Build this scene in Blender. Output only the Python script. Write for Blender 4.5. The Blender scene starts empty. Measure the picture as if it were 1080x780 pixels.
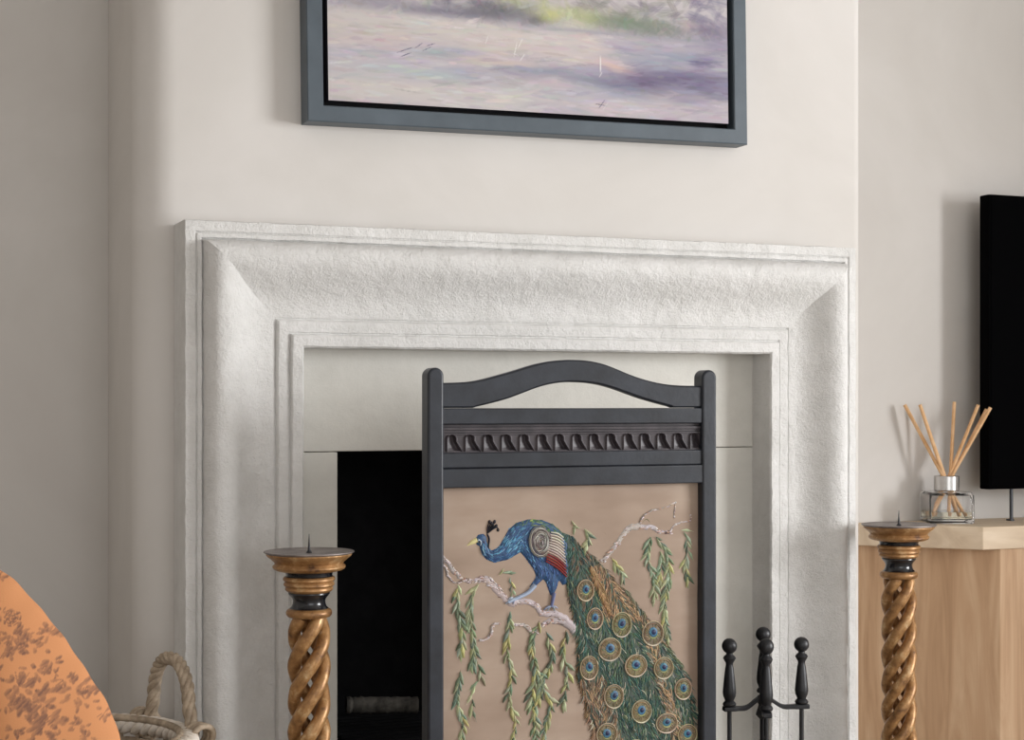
import bpy, bmesh, math, random
import numpy as np
from mathutils import Vector, Matrix, noise

# ------------------------------------------------------------------ camera, light, exposure
SC = bpy.context.scene
COL = SC.collection
F = 1700.0                      # focal length in pixels of the 1080 px wide frame
HOR = 425.0                     # horizon row
TH = math.radians(22.1)
CX, CY, CZ = -1.169, -2.85, 0.92
cam = bpy.data.cameras.new('camera')
cam.sensor_width = 36.0
cam.lens = F / 1080 * 36
cam.shift_y = (HOR - 390) / 1080
cam.clip_start = 0.05
camo = bpy.data.objects.new('camera', cam)
camo.location = (CX, CY, CZ)
camo.rotation_euler = (math.pi / 2, 0, -TH)
COL.objects.link(camo)
SC.camera = camo

SC.view_settings.view_transform = 'Standard'
SC.view_settings.look = 'None'
SC.view_settings.gamma = 1
SC.view_settings.use_curve_mapping = False
SC.view_settings.exposure = 0.07

w = bpy.data.worlds.new('daylight')
SC.world = w
w.use_nodes = True
w.node_tree.nodes['Background'].inputs[0].default_value = (1.0, 0.99, 0.98, 1)
w.node_tree.nodes['Background'].inputs[1].default_value = 0.80


def area(name, loc, target, sx, sy, power, col):
    l = bpy.data.lights.new(name, 'AREA')
    l.shape = 'RECTANGLE'
    l.size, l.size_y = sx, sy
    l.energy = power
    l.color = col
    o = bpy.data.objects.new(name, l)
    o.location = loc
    d = Vector(target) - Vector(loc)
    o.rotation_euler = d.to_track_quat('-Z', 'Y').to_euler()
    COL.objects.link(o)
    return o


area('window_light', (3.7, -2.85, 1.3), (0.1, 0, 0.75), 1.5, 1.6, 176, (0.985, 0.99, 1.0))
area('rear_fill_light', (-.5, -5.0, 1.3), (-.1, 0, 0.6), 2.2, 1.8, 26, (0.985, 0.99, 1.0))  # added frontal fill from behind the camera to brighten the lower jambs


# ------------------------------------------------------------------ helpers
def at(px, py, Y):
    """world point on the plane y=Y seen at pixel (px,py)"""
    a = TH + math.atan((px - 540) / F)
    x = CX + (Y - CY) * math.tan(a)
    dep = (x - CX) * math.sin(TH) + (Y - CY) * math.cos(TH)
    return Vector((x, Y, CZ - (py - HOR) * dep / F))


def atd(px, py, dep):
    """world point at depth dep along the optical axis"""
    lat = (px - 540) / F * dep
    return Vector((CX + dep * math.sin(TH) + lat * math.cos(TH),
                   CY + dep * math.cos(TH) - lat * math.sin(TH),
                   CZ - (py - HOR) * dep / F))


def lin(c):
    return tuple((v / 255 / 12.92) if v / 255 <= 0.04045 else ((v / 255 + 0.055) / 1.055) ** 2.4 for v in c[:3])


class MB:
    def __init__(s):
        s.v = []; s.f = []; s.c = []

    def add(s, vs, fs, col=None):
        b = len(s.v)
        s.v += [tuple(v) for v in vs]
        s.f += [tuple(i + b for i in f) for f in fs]
        if col is not None:
            if len(col) == len(vs) and not isinstance(col[0], (int, float)):
                s.c += [tuple(c) for c in col]
            else:
                s.c += [tuple(col)] * len(vs)

    def box(s, x0, x1, y0, y1, z0, z1):
        vs = [(x0, y0, z0), (x1, y0, z0), (x1, y1, z0), (x0, y1, z0), (x0, y0, z1), (x1, y0, z1), (x1, y1, z1), (x0, y1, z1)]
        s.add(vs, [(0, 3, 2, 1), (4, 5, 6, 7), (0, 1, 5, 4), (1, 2, 6, 5), (2, 3, 7, 6), (3, 0, 4, 7)])

    def lathe(s, prof, c=(0, 0, 0), n=40, cap=True):
        vs = []; fs = []
        for r, z in prof:
            for k in range(n):
                a = 2 * math.pi * k / n
                vs.append((c[0] + r * math.cos(a), c[1] + r * math.sin(a), c[2] + z))
        for i in range(len(prof) - 1):
            for k in range(n):
                k2 = (k + 1) % n
                fs.append((i * n + k, i * n + k2, (i + 1) * n + k2, (i + 1) * n + k))
        if cap:
            fs.append(tuple(range(n - 1, -1, -1)))
            fs.append(tuple((len(prof) - 1) * n + k for k in range(n)))
        s.add(vs, fs)

    def tube(s, pts, rad, n=10, closed=False, col=None, flat=1.0):
        pts = [Vector(p) for p in pts]
        m = len(pts)
        if not hasattr(rad, '__len__'):
            rad = [rad] * m
        vs = []; fs = []
        ref = None
        for i, p in enumerate(pts):
            if closed:
                t = pts[(i + 1) % m] - pts[i - 1]
            else:
                t = pts[min(i + 1, m - 1)] - pts[max(i - 1, 0)]
            t.normalize()
            if ref is None:
                ref = Vector((0, 0, 1)) if abs(t.z) < .9 else Vector((1, 0, 0))
            ref = (ref - t * ref.dot(t)).normalized()
            b = t.cross(ref)
            for k in range(n):
                a = 2 * math.pi * k / n
                vs.append(p + (ref * math.cos(a) + b * math.sin(a) * flat) * rad[i])
        for i in range(m if closed else m - 1):
            j = (i + 1) % m
            for k in range(n):
                k2 = (k + 1) % n
                fs.append((i * n + k, i * n + k2, j * n + k2, j * n + k))
        if not closed:
            fs.append(tuple(range(n - 1, -1, -1)))
            fs.append(tuple((m - 1) * n + k for k in range(n)))
        s.add(vs, fs, col)

    def prism(s, poly, fn0, fn1, col=None):
        """poly: list of 2D points; fn0/fn1 map a 2D point to the front / back 3D point"""
        n = len(poly)
        vs = [fn0(p) for p in poly] + [fn1(p) for p in poly]
        fs = [tuple(range(n)), tuple(range(2 * n - 1, n - 1, -1))]
        for i in range(n):
            j = (i + 1) % n
            fs.append((i, i + n, j + n, j))
        s.add(vs, fs, col)

    def build(s, name, mat, parent=None, smooth=35, bevel=0, loc=None, fixn=True):
        me = bpy.data.meshes.new(name)
        vs = s.v
        if loc is not None:
            vs = [(v[0] - loc[0], v[1] - loc[1], v[2] - loc[2]) for v in vs]
        me.from_pydata(vs, [], s.f)
        if fixn:
            bm = bmesh.new(); bm.from_mesh(me)
            bmesh.ops.recalc_face_normals(bm, faces=bm.faces)
            bm.to_mesh(me); bm.free()
        if s.c:
            at_ = me.color_attributes.new('Col', 'FLOAT_COLOR', 'POINT')
            buf = np.ones((len(s.v), 4), dtype=np.float32)
            buf[:, :3] = np.array(s.c, dtype=np.float32)[:, :3]
            at_.data.foreach_set('color', buf.ravel())
        me.materials.append(mat)
        if smooth:
            me.polygons.foreach_set('use_smooth', [True] * len(me.polygons))
            me.set_sharp_from_angle(angle=math.radians(smooth))
        me.update()
        o = bpy.data.objects.new(name, me)
        COL.objects.link(o)
        if loc is not None and parent is None:
            o.location = loc
        if parent is not None:
            o.parent = parent
            if loc is None:
                o.matrix_parent_inverse = Matrix.Identity(4)
        if bevel:
            b = o.modifiers.new('bevel', 'BEVEL')
            b.width = bevel; b.segments = 3; b.limit_method = 'ANGLE'; b.angle_limit = math.radians(35)
            b.harden_normals = False
        return o


class Part(MB):
    """geometry given in world coordinates, stored relative to its thing's base"""
    def __init__(s, root_loc):
        super().__init__(); s.r = Vector(root_loc)

    def done(s, name, mat, parent, **k):
        r = s.r
        s.v = [(v[0] - r.x, v[1] - r.y, v[2] - r.z) for v in s.v]
        return s.build(name, mat, parent, **k)


def thing(name, label, cat, loc, group=None):
    o = bpy.data.objects.new(name, None)
    o.empty_display_size = 0.05
    COL.objects.link(o)
    o.location = loc
    tag(o, label, cat, group)
    return o


def tag(o, label, cat, group=None):
    o['label'] = label; o['category'] = cat
    if group: o['group'] = group
    return o


def struct(o):
    o['kind'] = 'structure'
    return o


# ------------------------------------------------------------------ materials
class NT:
    def __init__(s, name, rough=.6, metal=0.0, col=(.8, .8, .8), spec=.5):
        s.m = bpy.data.materials.new(name); s.m.use_nodes = True
        s.t = s.m.node_tree; s.b = s.t.nodes['Principled BSDF']
        s.b.inputs['Roughness'].default_value = rough
        s.b.inputs['Metallic'].default_value = metal
        s.b.inputs['Base Color'].default_value = (*col, 1)
        s.b.inputs['Specular IOR Level'].default_value = spec
        s.co = None

    def n(s, typ, **k):
        nd = s.t.nodes.new(typ)
        for a, v in k.items():
            if a in nd.inputs: nd.inputs[a].default_value = v
            else: setattr(nd, a, v)
        return nd

    def l(s, a, b): s.t.links.new(a, b)

    def coord(s, scale=(1, 1, 1), rot=(0, 0, 0), src='Object'):
        if s.co is None: s.co = s.n('ShaderNodeTexCoord')
        mp = s.n('ShaderNodeMapping')
        mp.inputs['Scale'].default_value = scale
        mp.inputs['Rotation'].default_value = rot
        s.l(s.co.outputs[src], mp.inputs[0])
        return mp.outputs[0]

    def noise(s, scale, detail=4, rough=.55, vec=None, dist=0):
        nd = s.n('ShaderNodeTexNoise')
        nd.inputs['Scale'].default_value = scale; nd.inputs['Detail'].default_value = detail
        nd.inputs['Roughness'].default_value = rough; nd.inputs['Distortion'].default_value = dist
        s.l(vec if vec is not None else s.coord(), nd.inputs['Vector'])
        return nd.outputs['Fac']

    def ramp(s, fac, stops):
        r = s.n('ShaderNodeValToRGB')
        e = r.color_ramp.elements
        while len(e) < len(stops): e.new(.5)
        for el, (p, c) in zip(e, stops):
            el.position = p; el.color = (*c, 1)
        s.l(fac, r.inputs[0])
        return r.outputs[0]

    def bump(s, h, strength=.3, dist=.002, prev=None):
        b = s.n('ShaderNodeBump')
        b.inputs['Strength'].default_value = strength; b.inputs['Distance'].default_value = dist
        s.l(h, b.inputs['Height'])
        if prev is not None: s.l(prev, b.inputs['Normal'])
        return b.outputs[0]

    def base(s, o): s.l(o, s.b.inputs['Base Color'])
    def norm(s, o): s.l(o, s.b.inputs['Normal'])


def mat_plaster():
    m = NT('plaster', .82, spec=.25)
    n = m.noise(1.6, 5, .6, dist=.6)
    m.base(m.ramp(n, [(.3, lin((203, 198, 193))), (.5, lin((209, 205, 200))), (.72, lin((217, 213, 209)))]))
    b = m.bump(m.noise(4, 3), .25, .01)
    m.norm(m.bump(m.noise(60, 3), .12, .0015, b))
    return m.m


def mat_stone(name, a, b, bumpy=.55):
    m = NT(name, .9, spec=.2)
    n = m.noise(14, 6, .65)
    m.base(m.ramp(n, [(.3, lin(a)), (.7, lin(b))]))
    bb = m.bump(m.noise(230, 5, .75), bumpy, .0045)
    m.norm(m.bump(m.noise(45, 4), bumpy * .75, .007, bb))
    return m.m


def mat_simple(name, c, rough, metal=0, c2=None, ns=30, bump=.0, bs=150, bd=.001, spec=.5, stretch=(1, 1, 1)):
    m = NT(name, rough, metal, lin(c), spec)
    if c2:
        m.base(m.ramp(m.noise(ns, 5, .6, vec=m.coord(stretch)), [(.35, lin(c)), (.65, lin(c2))]))
    if bump:
        m.norm(m.bump(m.noise(bs, 4, vec=m.coord(stretch)), bump, bd))
    return m.m


def mat_attr(name, rough=.7, bump=.0, bs=600, bd=.0006, spec=.4):
    m = NT(name, rough, spec=spec)
    a = m.n('ShaderNodeAttribute'); a.attribute_name = 'Col'
    m.base(a.outputs['Color'])
    if bump: m.norm(m.bump(m.noise(bs, 3), bump, bd))
    return m.m


def mat_wood(name, a, b, c, axis='z'):
    m = NT(name, .55, spec=.3)
    sc = {'z': (9, 9, .9), 'x': (.9, 9, 9)}[axis]
    v = m.coord(sc)
    n = m.noise(2.4, 6, .6, vec=v, dist=1.2)
    base = m.ramp(n, [(.3, lin(a)), (.5, lin(b)), (.68, lin(c))])
    kn = m.n('ShaderNodeTexVoronoi'); kn.inputs['Scale'].default_value = 3.2
    m.l(m.coord((1.6, 1.6, .9)), kn.inputs['Vector'])
    kr = m.ramp(kn.outputs['Distance'], [(.0, (0.25, .13, .07)), (.05, (.6, .45, .33)), (.11, (1, 1, 1))])
    mx = m.n('ShaderNodeMix', data_type='RGBA', blend_type='MULTIPLY')
    mx.inputs[0].default_value = .75
    m.l(base, mx.inputs[6]); m.l(kr, mx.inputs[7])
    m.base(mx.outputs[2])
    m.norm(m.bump(m.noise(10, 4, vec=m.coord((20, 20, 1.2) if axis == 'z' else (1.2, 20, 20))), .15, .0012))
    return m.m


PLASTER = mat_plaster()
STONE = mat_stone('pale_stone', (222, 221, 218), (238, 237, 235), .8)
SLIP = mat_stone('smooth_stone', (206, 204, 197), (217, 215, 208), .15)
SOOT = mat_simple('soot_black_iron', (7, 7, 8), .9, 0, (14, 14, 15), 20, .4, 40, .003, spec=.08)
IRON = mat_simple('black_iron', (17, 18, 21), .42, .0, (30, 31, 36), 60, .3, 200, .0008, spec=.5)
DARKWOOD = mat_simple('dark_painted_wood', (31, 34, 40), .40, 0, (45, 49, 57), 5, .35, 40, .0008, spec=.42, stretch=(3, 3, 3))
CARVED = mat_simple('carved_dark_wood', (50, 45, 49), .42, 0, (74, 68, 72), 25, .3, 120, .0008, spec=.4)
FRAMEM = mat_simple('slate_grey_frame', (70, 80, 88), .45, 0, (82, 93, 102), 8, .15, 150, .0005)
FRAMEDK = mat_simple('black_frame_edge', (12, 12, 14), .8, spec=.15)
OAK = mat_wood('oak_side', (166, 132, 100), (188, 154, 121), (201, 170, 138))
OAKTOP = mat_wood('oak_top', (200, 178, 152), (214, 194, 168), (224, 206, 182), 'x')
FLOORM = mat_wood('floor_wood', (160, 150, 138), (172, 162, 150), (184, 175, 163), 'x')

# ------------------------------------------------------------------ the room
ALC = 0.35                                   # alcoves lie this far behind the chimney breast
BL = at(152, 400, 0).x - 0.012               # left side of the breast
BR = at(910, 400, 0).x                       # right side of the breast
H = 2.5


def corner(cx, cy, r, a0, a1, n=14):
    return [(cx + r * math.cos(math.radians(a0 + (a1 - a0) * k / n)), cy + r * math.sin(math.radians(a0 + (a1 - a0) * k / n))) for k in range(n + 1)]


# the recess of the fireplace is a hole in the chimney breast: the breast is swept around it
OL = at(324.5, 400, -0.10).x - .006          # inner edge of the surround, left
OR = at(811, 400, -0.10).x + .004
OT = at(324, 366.4, -0.10).z
RZ = OT + .05                                # hole in the wall is a little larger than the stone opening
mb = MB()


def vstrip(pts, z0, z1):
    vs = []
    for p in pts: vs += [(p[0], p[1], z0), (p[0], p[1], z1)]
    fs = [(2 * i, 2 * i + 2, 2 * i + 3, 2 * i + 1) for i in range(len(pts) - 1)]
    mb.add(vs, fs)


left_side = [(BL, ALC)] + corner(BL + .07, .07, .07, 180, 270)
right_side = corner(BR - .024, .024, .024, 270, 360) + [(BR, ALC)]
HL, HR = OL - .05, OR + .05
vstrip(left_side + [(HL, 0)], 0, RZ)
vstrip([(HR, 0)] + right_side, 0, RZ)
vstrip(left_side + [(HL, 0)] + [(HR, 0)] + right_side, RZ, H)
# reveals of the hole
mb.add([(HL, 0, 0), (HL, ALC, 0), (HL, ALC, RZ), (HL, 0, RZ)], [(0, 1, 2, 3)])
mb.add([(HR, 0, 0), (HR, ALC, 0), (HR, ALC, RZ), (HR, 0, RZ)], [(0, 1, 2, 3)])
mb.add([(HL, 0, RZ), (HR, 0, RZ), (HR, ALC, RZ), (HL, ALC, RZ)], [(0, 1, 2, 3)])
struct(mb.build('wall_chimney_breast', PLASTER, smooth=40, fixn=False))
mb = MB(); mb.box(-2.6, BL + .05, ALC, ALC + .1, 0, H); mb.box(BR - .05, 3.4, ALC, ALC + .1, 0, H); mb.box(BL + .05, BR - .05, ALC + .25, ALC + .35, 0, H)
struct(mb.build('wall_back', PLASTER, smooth=0))
mb = MB(); mb.box(-2.7, -2.6, -5.2, ALC + .1, 0, H)  # unseen wall, added to block ambient light and darken the left alcove
struct(mb.build('wall_left_light_block', PLASTER, smooth=0))
mb = MB()
mb.box(2.45, 2.6, -1.35, ALC, 0, H); mb.box(2.45, 2.6, -3.7, -1.35, 0, .3); mb.box(2.45, 2.6, -3.7, -1.35, 2.32, H); mb.box(2.45, 2.6, -5.2, -3.7, 0, H)  # unseen wall, added with its opening placed so the stub shades the right alcove
struct(mb.build('wall_right_light_block', PLASTER, smooth=0))
mb = MB(); mb.box(-2.7, 5.4, -5.2, ALC + .1, -.1, 0)
struct(mb.build('floor', FLOORM, smooth=0))
mb = MB(); mb.box(-2.7, 5.4, -5.2, ALC + .1, H, H + .1)
struct(mb.build('ceiling', PLASTER, smooth=0))

# ------------------------------------------------------------------ fireplace surround
SL = at(195, 300, -0.10).x
SR = at(903, 300, -0.10).x
ST = (at(195, 231, -0.10).z + at(903, 261, -0.10).z) / 2
LW = (OL - SL)                                # width of the moulding, left and right
RW = (SR - OR)
TW = (ST - OT)
prof = [(0, 0), (0, .094), (.006, .100), (.055, .101), (.083, .101), (.090, .0985), (.097, .0975), (.104, .101), (.135, .102), (.141, .098), (.147, .096)]
# bolection: a full outer roll, then a long slope towards the opening
og = [(.152, .100), (.157, .108), (.170, .118), (.19, .126), (.22, .133), (.26, .137), (.31, .137), (.36, .133), (.41, .126), (.46, .117), (.51, .108), (.56, .1005),
      (.61, .095), (.66, .0915), (.70, .090), (.745, .0895), (.757, .0885), (.763, .0855), (.770, .0855), (.777, .091), (.79, .0945), (.82, .095), (.85, .094), (.872, .0935), (.879, .090), (.888, .090), (.896, .098),
      (.905, .100), (.985, .100), (1.0, .096), (1.0, -.01)]
prof = prof + og
random.seed(3)
rows = []
nodes = []
zs = [0.0] + [i * .02 for i in range(1, 60)]


def sring(kind, s):
    """one cross-section of the moulding; s = 0..1 along that member"""
    out = []
    for t, h in prof:
        if kind == 0:   p = Vector((SL + t * LW, -h, s * (ST - t * TW)))
        elif kind == 1: p = Vector((SL + t * LW + s * ((SR - t * RW) - (SL + t * LW)), -h, ST - t * TW))
        else:           p = Vector((SR - t * RW, -h, (1 - s) * (ST - t * TW)))
        if h > .01:
            k = noise.noise(p * 22) * .0007 + noise.noise(p * 75) * .0006
            e = noise.noise(p * 160 + Vector((7, 3, 1))) * .0007
            p += Vector((k + e, -k, k + e))
        out.append(p)
    return out


sm = MB()
for kind, N in ((0, 150), (1, 170), (2, 150)):
    rr = [sring(kind, i / N) for i in range(N + 1)]
    n = len(prof)
    vs = [p for r in rr for p in r]
    fs = [(i * n + j, i * n + j + 1, (i + 1) * n + j + 1, (i + 1) * n + j) for i in range(N) for j in range(n - 1)]
    sm.add(vs, fs)
so = MB(); so.v = sm.v; so.f = sm.f
surround = so.build('fireplace_surround', STONE, smooth=32, loc=((SL + SR) / 2, 0, 0), fixn=False)
tag(surround, 'white rough stone bolection fireplace surround fixed to the chimney breast', 'fireplace')
# the stone slips set back inside the surround, parts of the surround
SY = -.030
FL = at(356, 480, SY).x
FR = at(752, 480, SY).x
FT = (at(356, 477, SY).z + at(758, 471.4, SY).z) / 2
rt = ((SL + SR) / 2, 0, 0)
jn = .0012
p = Part(rt); p.box(OL - .02, OR + .02, SY, SY + .06, FT + jn, OT + .045); p.done('header_slip', SLIP, surround, bevel=.002)
p = Part(rt); p.box(OL - .02, FL, SY, SY + .06, 0, FT); p.done('side_slip', SLIP, surround, bevel=.002)
p = Part(rt); p.box(FR, OR + .02, SY, SY + .06, 0, FT); p.done('side_slip', SLIP, surround, bevel=.002)
# firebox
p = Part(rt)
B0, B1 = SY + .06, .46
p.box(FL - .03, FL - .01, B0, B1, 0, FT + .03); p.box(FR + .01, FR + .03, B0, B1, 0, FT + .03)
p.box(FL - .03, FR + .03, B1, B1 + .02, 0, FT + .03); p.box(FL - .03, FR + .03, B0, B1, FT + .01, FT + .03)
p.box(FL - .03, FR + .03, B0, B1, .001, .012)
fb = p.done('firebox', SOOT, surround, smooth=0); fb['label'] = 'soot black firebox'

# fire grate with a log
gx0, gx1, gy0, gy1 = FL + .06, FR - .06, .10, .34
gl = ((gx0 + gx1) / 2, (gy0 + gy1) / 2, .012)
g = thing('fire_grate', 'dark iron grate standing in the black firebox behind the screen', 'grate', gl)
p = Part(gl)
ZG = atd(400, 758, 3.1).z
for k in range(9):
    y = gy0 + (gy1 - gy0) * k / 8
    p.tube([(gx0, y, ZG - .04), (gx1, y, ZG - .04)], .006, 8)
p.done('bars', SOOT, g)
p = Part(gl)
for y in (gy0, gy1):
    p.box(gx0 - .01, gx1 + .01, y - .008, y + .008, ZG - .06, ZG - .045)
for x in (gx0, gx1):
    p.box(x - .008, x + .008, gy0, gy1, ZG - .06, ZG - .045)
p.done('frame', SOOT, g, bevel=.002)
for x in (gx0, gx1):
    for y in (gy0, gy1):
        p = Part(gl); p.box(x - .01, x + .01, y - .01, y + .01, .012, ZG - .06); p.done('leg', SOOT, g, bevel=.002)
BARK = mat_simple('charred_log', (38, 36, 33), .9, 0, (78, 75, 70), 30, .6, 60, .004, spec=.1)
lg = MB()
A = Vector((gx0 + .02, .19, ZG + .018)); B = Vector((gx0 + .16, .17, ZG + .012))
pts = [A.lerp(B, i / 24) for i in range(25)]
lg.tube(pts, [.016 + .003 * noise.noise(Vector((i * .7, 0, 0))) for i in range(25)], 16)
tag(lg.build('log', BARK, loc=tuple(A)), 'charred grey log lying on the grate in the dark firebox', 'log')

# ------------------------------------------------------------------ framed painting
PY = -.045                                     # front of the frame
Ptl = at(324.5, 0, PY)
c0 = at(324.5, 127.5, PY)                      # bottom left of the frame face
c1 = at(788.7, 152.5, PY)
FWd = c1.x - c0.x
tilt = math.atan2(c1.z - c0.z, FWd)
FHt = .66
pc = (c0 + c1) / 2
ptg = thing('framed_painting', 'slate grey framed abstract seascape painting hanging on the chimney breast', 'painting', (pc.x, PY, pc.z))
ptg.rotation_euler = (0, -tilt, 0)
W2 = FWd / 2
bw_, dep = .030, -PY
face = .030; gap = .0105
p = MB()
for (x0, x1, z0, z1) in ((-W2, -W2 + face, 0, FHt), (W2 - face, W2, 0, FHt), (-W2 + face, W2 - face, 0, face), (-W2 + face, W2 - face, FHt - face, FHt)):
    p.box(x0, x1, 0, dep, z0, z1)
# mitred frame as one swept ring
p = MB()
pr = [(0, dep), (0, .002), (.002, 0), (face - .002, 0), (face, .002), (face, .034)]
cs = [(-W2, 0, 1, 1), (W2, 0, -1, 1), (W2, FHt, -1, -1), (-W2, FHt, 1, -1)]
vs = []
for (x, z, sx, sz) in cs:
    for t, y in pr: vs.append((x + sx * t, y, z + sz * t))
n = len(pr)
fs = [(i * n + j, ((i + 1) % 4) * n + j, ((i + 1) % 4) * n + j + 1, i * n + j + 1) for i in range(4) for j in range(n - 1)]
p.add(vs, fs)
p.build('frame', FRAMEM, ptg, smooth=20)
p = MB(); p.box(-W2 + .004, W2 - .004, .030, dep - .003, .004, FHt - .004); p.build('backing', FRAMEDK, ptg, smooth=0)

# canvas: painted in strokes
NX, NZ = 560, 460
cw = FWd - 2 * (face + gap); ch = FHt - 2 * (face + gap)
rng = np.random.default_rng(11)
img = np.zeros((NZ, NX, 3)); hgt = np.zeros((NZ, NX))
base = np.array([196, 190, 198.])
yy, xx = np.mgrid[0:NZ, 0:NX]
PXW = 424.0                                    # the canvas is 424 photo pixels wide
sc_ = PXW / NX                                 # grid cell in photo pixels
img[:] = base


def zone(u, v):
    """colour of the picture at u (photo px from the left), v (photo px above the canvas bottom)"""
    r = rng.random()
    if v > 112:
        if v > 190:
            return [(160, 175, 195), (195, 200, 210), (210, 205, 205)][int(r * 3)]
        if u < 70: return [(140, 138, 160), (165, 160, 180)][int(r * 2)]
        if u < 170: return [(104, 100, 120), (132, 124, 148), (160, 150, 170)][int(r * 3)]
        if u < 250: return [(196, 200, 140), (150, 160, 120), (178, 180, 170)][int(r * 3)]
        if u < 380: return [(118, 124, 116), (142, 146, 136), (128, 118, 140), (190, 180, 185)][int(r * 4)]
        return [(120, 115, 145), (140, 135, 165)][int(r * 2)]
    if v > 98:
        if u > 270: return [(140, 136, 158), (128, 132, 134), (160, 152, 176), (170, 165, 172)][int(r * 4)]
        if u > 90: return [(160, 156, 176), (185, 178, 190), (172, 165, 186)][int(r * 3)]
        return [(200, 195, 200), (190, 186, 200)][int(r * 2)]
    if v > 62:
        if u > 290: return [(150, 146, 178), (170, 165, 192), (196, 180, 190), (165, 168, 190)][int(r * 4)]
        if u > 150 and r < .5: return [(212, 196, 196), (206, 192, 200)][int(r * 4)]
        return [(206, 200, 200), (212, 200, 200), (196, 192, 206), (202, 194, 206)][int(r * 4)]
    if v > 30:
        if u > 285: return [(126, 118, 150), (146, 138, 170), (160, 156, 186), (112, 106, 138)][int(r * 4)]
        if u > 120: return [(176, 174, 196), (160, 160, 186), (206, 190, 196), (198, 190, 202)][int(r * 4)]
        return [(190, 186, 204), (202, 194, 206), (184, 186, 204), (210, 200, 206)][int(r * 4)]
    if u > 200: return [(178, 170, 192), (196, 186, 198), (164, 162, 188), (206, 196, 200)][int(r * 4)]
    return [(204, 196, 204), (192, 186, 202), (210, 202, 204)][int(r * 3)]


def stroke(cx, cy, lx, ly, ang, col, alpha, hh=.0004):
    ca, sa = math.cos(ang), math.sin(ang)
    R = int(max(lx, ly) / sc_ * 1.1) + 2
    ix, iy = int(cx / sc_), int(cy / sc_)
    x0, x1, y0, y1 = max(0, ix - R), min(NX, ix + R), max(0, iy - R), min(NZ, iy + R)
    if x0 >= x1 or y0 >= y1: return
    X = xx[y0:y1, x0:x1] * sc_ - cx; Y = yy[y0:y1, x0:x1] * sc_ - cy
    a = (X * ca + Y * sa) / lx; b = (-X * sa + Y * ca) / ly
    d = a * a + b * b
    m = np.clip((1 - d) * 2.2, 0, 1) * alpha
    m = m * (.75 + .25 * np.sin(b * 9 + cx))
    img[y0:y1, x0:x1] = img[y0:y1, x0:x1] * (1 - m[..., None]) + np.array(col) * m[..., None]
    hgt[y0:y1, x0:x1] = np.maximum(hgt[y0:y1, x0:x1] * (1 - .5 * m), 0) + m * hh * (.6 + .4 * np.sin(b * 7 + cx))


def soft(cx, cy, lx, ly, ang, col, alpha):
    ca, sa = math.cos(ang), math.sin(ang)
    X = xx * sc_ - cx; Y = yy * sc_ - cy
    a = (X * ca + Y * sa) / lx; b = (-X * sa + Y * ca) / ly
    m = np.exp(-(a * a + b * b)) * alpha
    img[:] = img * (1 - m[..., None]) + np.array(col) * m[..., None]


for k in range(2600):
    u = rng.random() * PXW; v = rng.random() ** 1.25 * NZ * sc_
    c = np.array(zone(u, v)) * .97 + rng.normal(0, 3, 3)
    an = rng.normal(0, .12) if v < 98 else rng.normal(0, .7)
    l = rng.uniform(16, 44) * (1 if v < 98 else .4)
    stroke(u, v, l, l * rng.uniform(.2, .38), an, c, .3, .00025)
# (x, height above the lower edge, half length, half height, angle, colour, strength)
for (u, v, lx, ly, an, c, al) in ((120, 106, 70, 6, 0, (122, 118, 140), .8), (35, 112, 40, 9, 0, (150, 146, 166), .6), (170, 112, 40, 10, 0, (104, 104, 114), .8), (215, 106, 16, 6, .3, (86, 86, 96), .7), (262, 112, 26, 10, 0, (190, 196, 138), .8),
                                  (226, 112, 14, 8, .2, (206, 208, 140), .8), (252, 104, 14, 6, 0, (210, 206, 196), .7), (310, 110, 40, 10, 0, (118, 132, 116), .85), (345, 106, 26, 8, 0, (126, 136, 128), .8), (378, 112, 10, 6, 0, (214, 196, 190), .8),
                                  (405, 108, 30, 12, 0, (124, 114, 144), .8), (270, 96, 70, 3, -.02, (160, 158, 176), .7), (60, 92, 90, 8, 0, (208, 203, 202), .7), (200, 84, 110, 9, 0, (212, 205, 203), .6), (40, 68, 36, 7, 0, (204, 188, 196), .6),
                                  (110, 60, 26, 4, .1, (156, 164, 180), .75), (128, 62, 22, 3, .1, (160, 162, 180), .6), (165, 53, 40, 5, 0, (216, 196, 188), .7), (215, 47, 30, 3.5, 0, (140, 148, 170), .8), (180, 48, 22, 3, 0, (160, 164, 182), .7),
                                  (85, 38, 50, 5, 0, (176, 190, 200), .5), (110, 33, 30, 5, 0, (170, 192, 200), .5), (60, 15, 90, 12, 0, (206, 202, 202), .7), (180, 18, 90, 10, 0, (206, 201, 202), .5), (255, 64, 50, 8, -.05, (216, 204, 200), .6),
                                  (296, 58, 22, 5, -.35, (220, 188, 180), .8), (340, 66, 30, 7, -.1, (156, 162, 182), .7), (370, 74, 30, 8, -.1, (140, 150, 174), .6), (262, 42, 34, 8, -.1, (142, 148, 170), .75), (300, 36, 36, 5, -.12, (120, 124, 150), .8),
                                  (345, 46, 44, 7, .05, (112, 104, 138), .85), (330, 42, 20, 6, -.3, (104, 96, 128), .7), (385, 50, 30, 7, -.2, (112, 106, 142), .7), (392, 66, 12, 9, .9, (120, 112, 146), .7), (375, 24, 26, 7, -.1, (140, 132, 162), .7),
                                  (305, 26, 40, 6, -.1, (160, 166, 184), .6), (240, 24, 40, 6, 0, (170, 176, 192), .5), (320, 10, 90, 7, -.02, (196, 184, 196), .7), (410, 84, 20, 14, 0, (134, 132, 162), .6)):
    soft(u, v, lx, ly, an, c, al)
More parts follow.
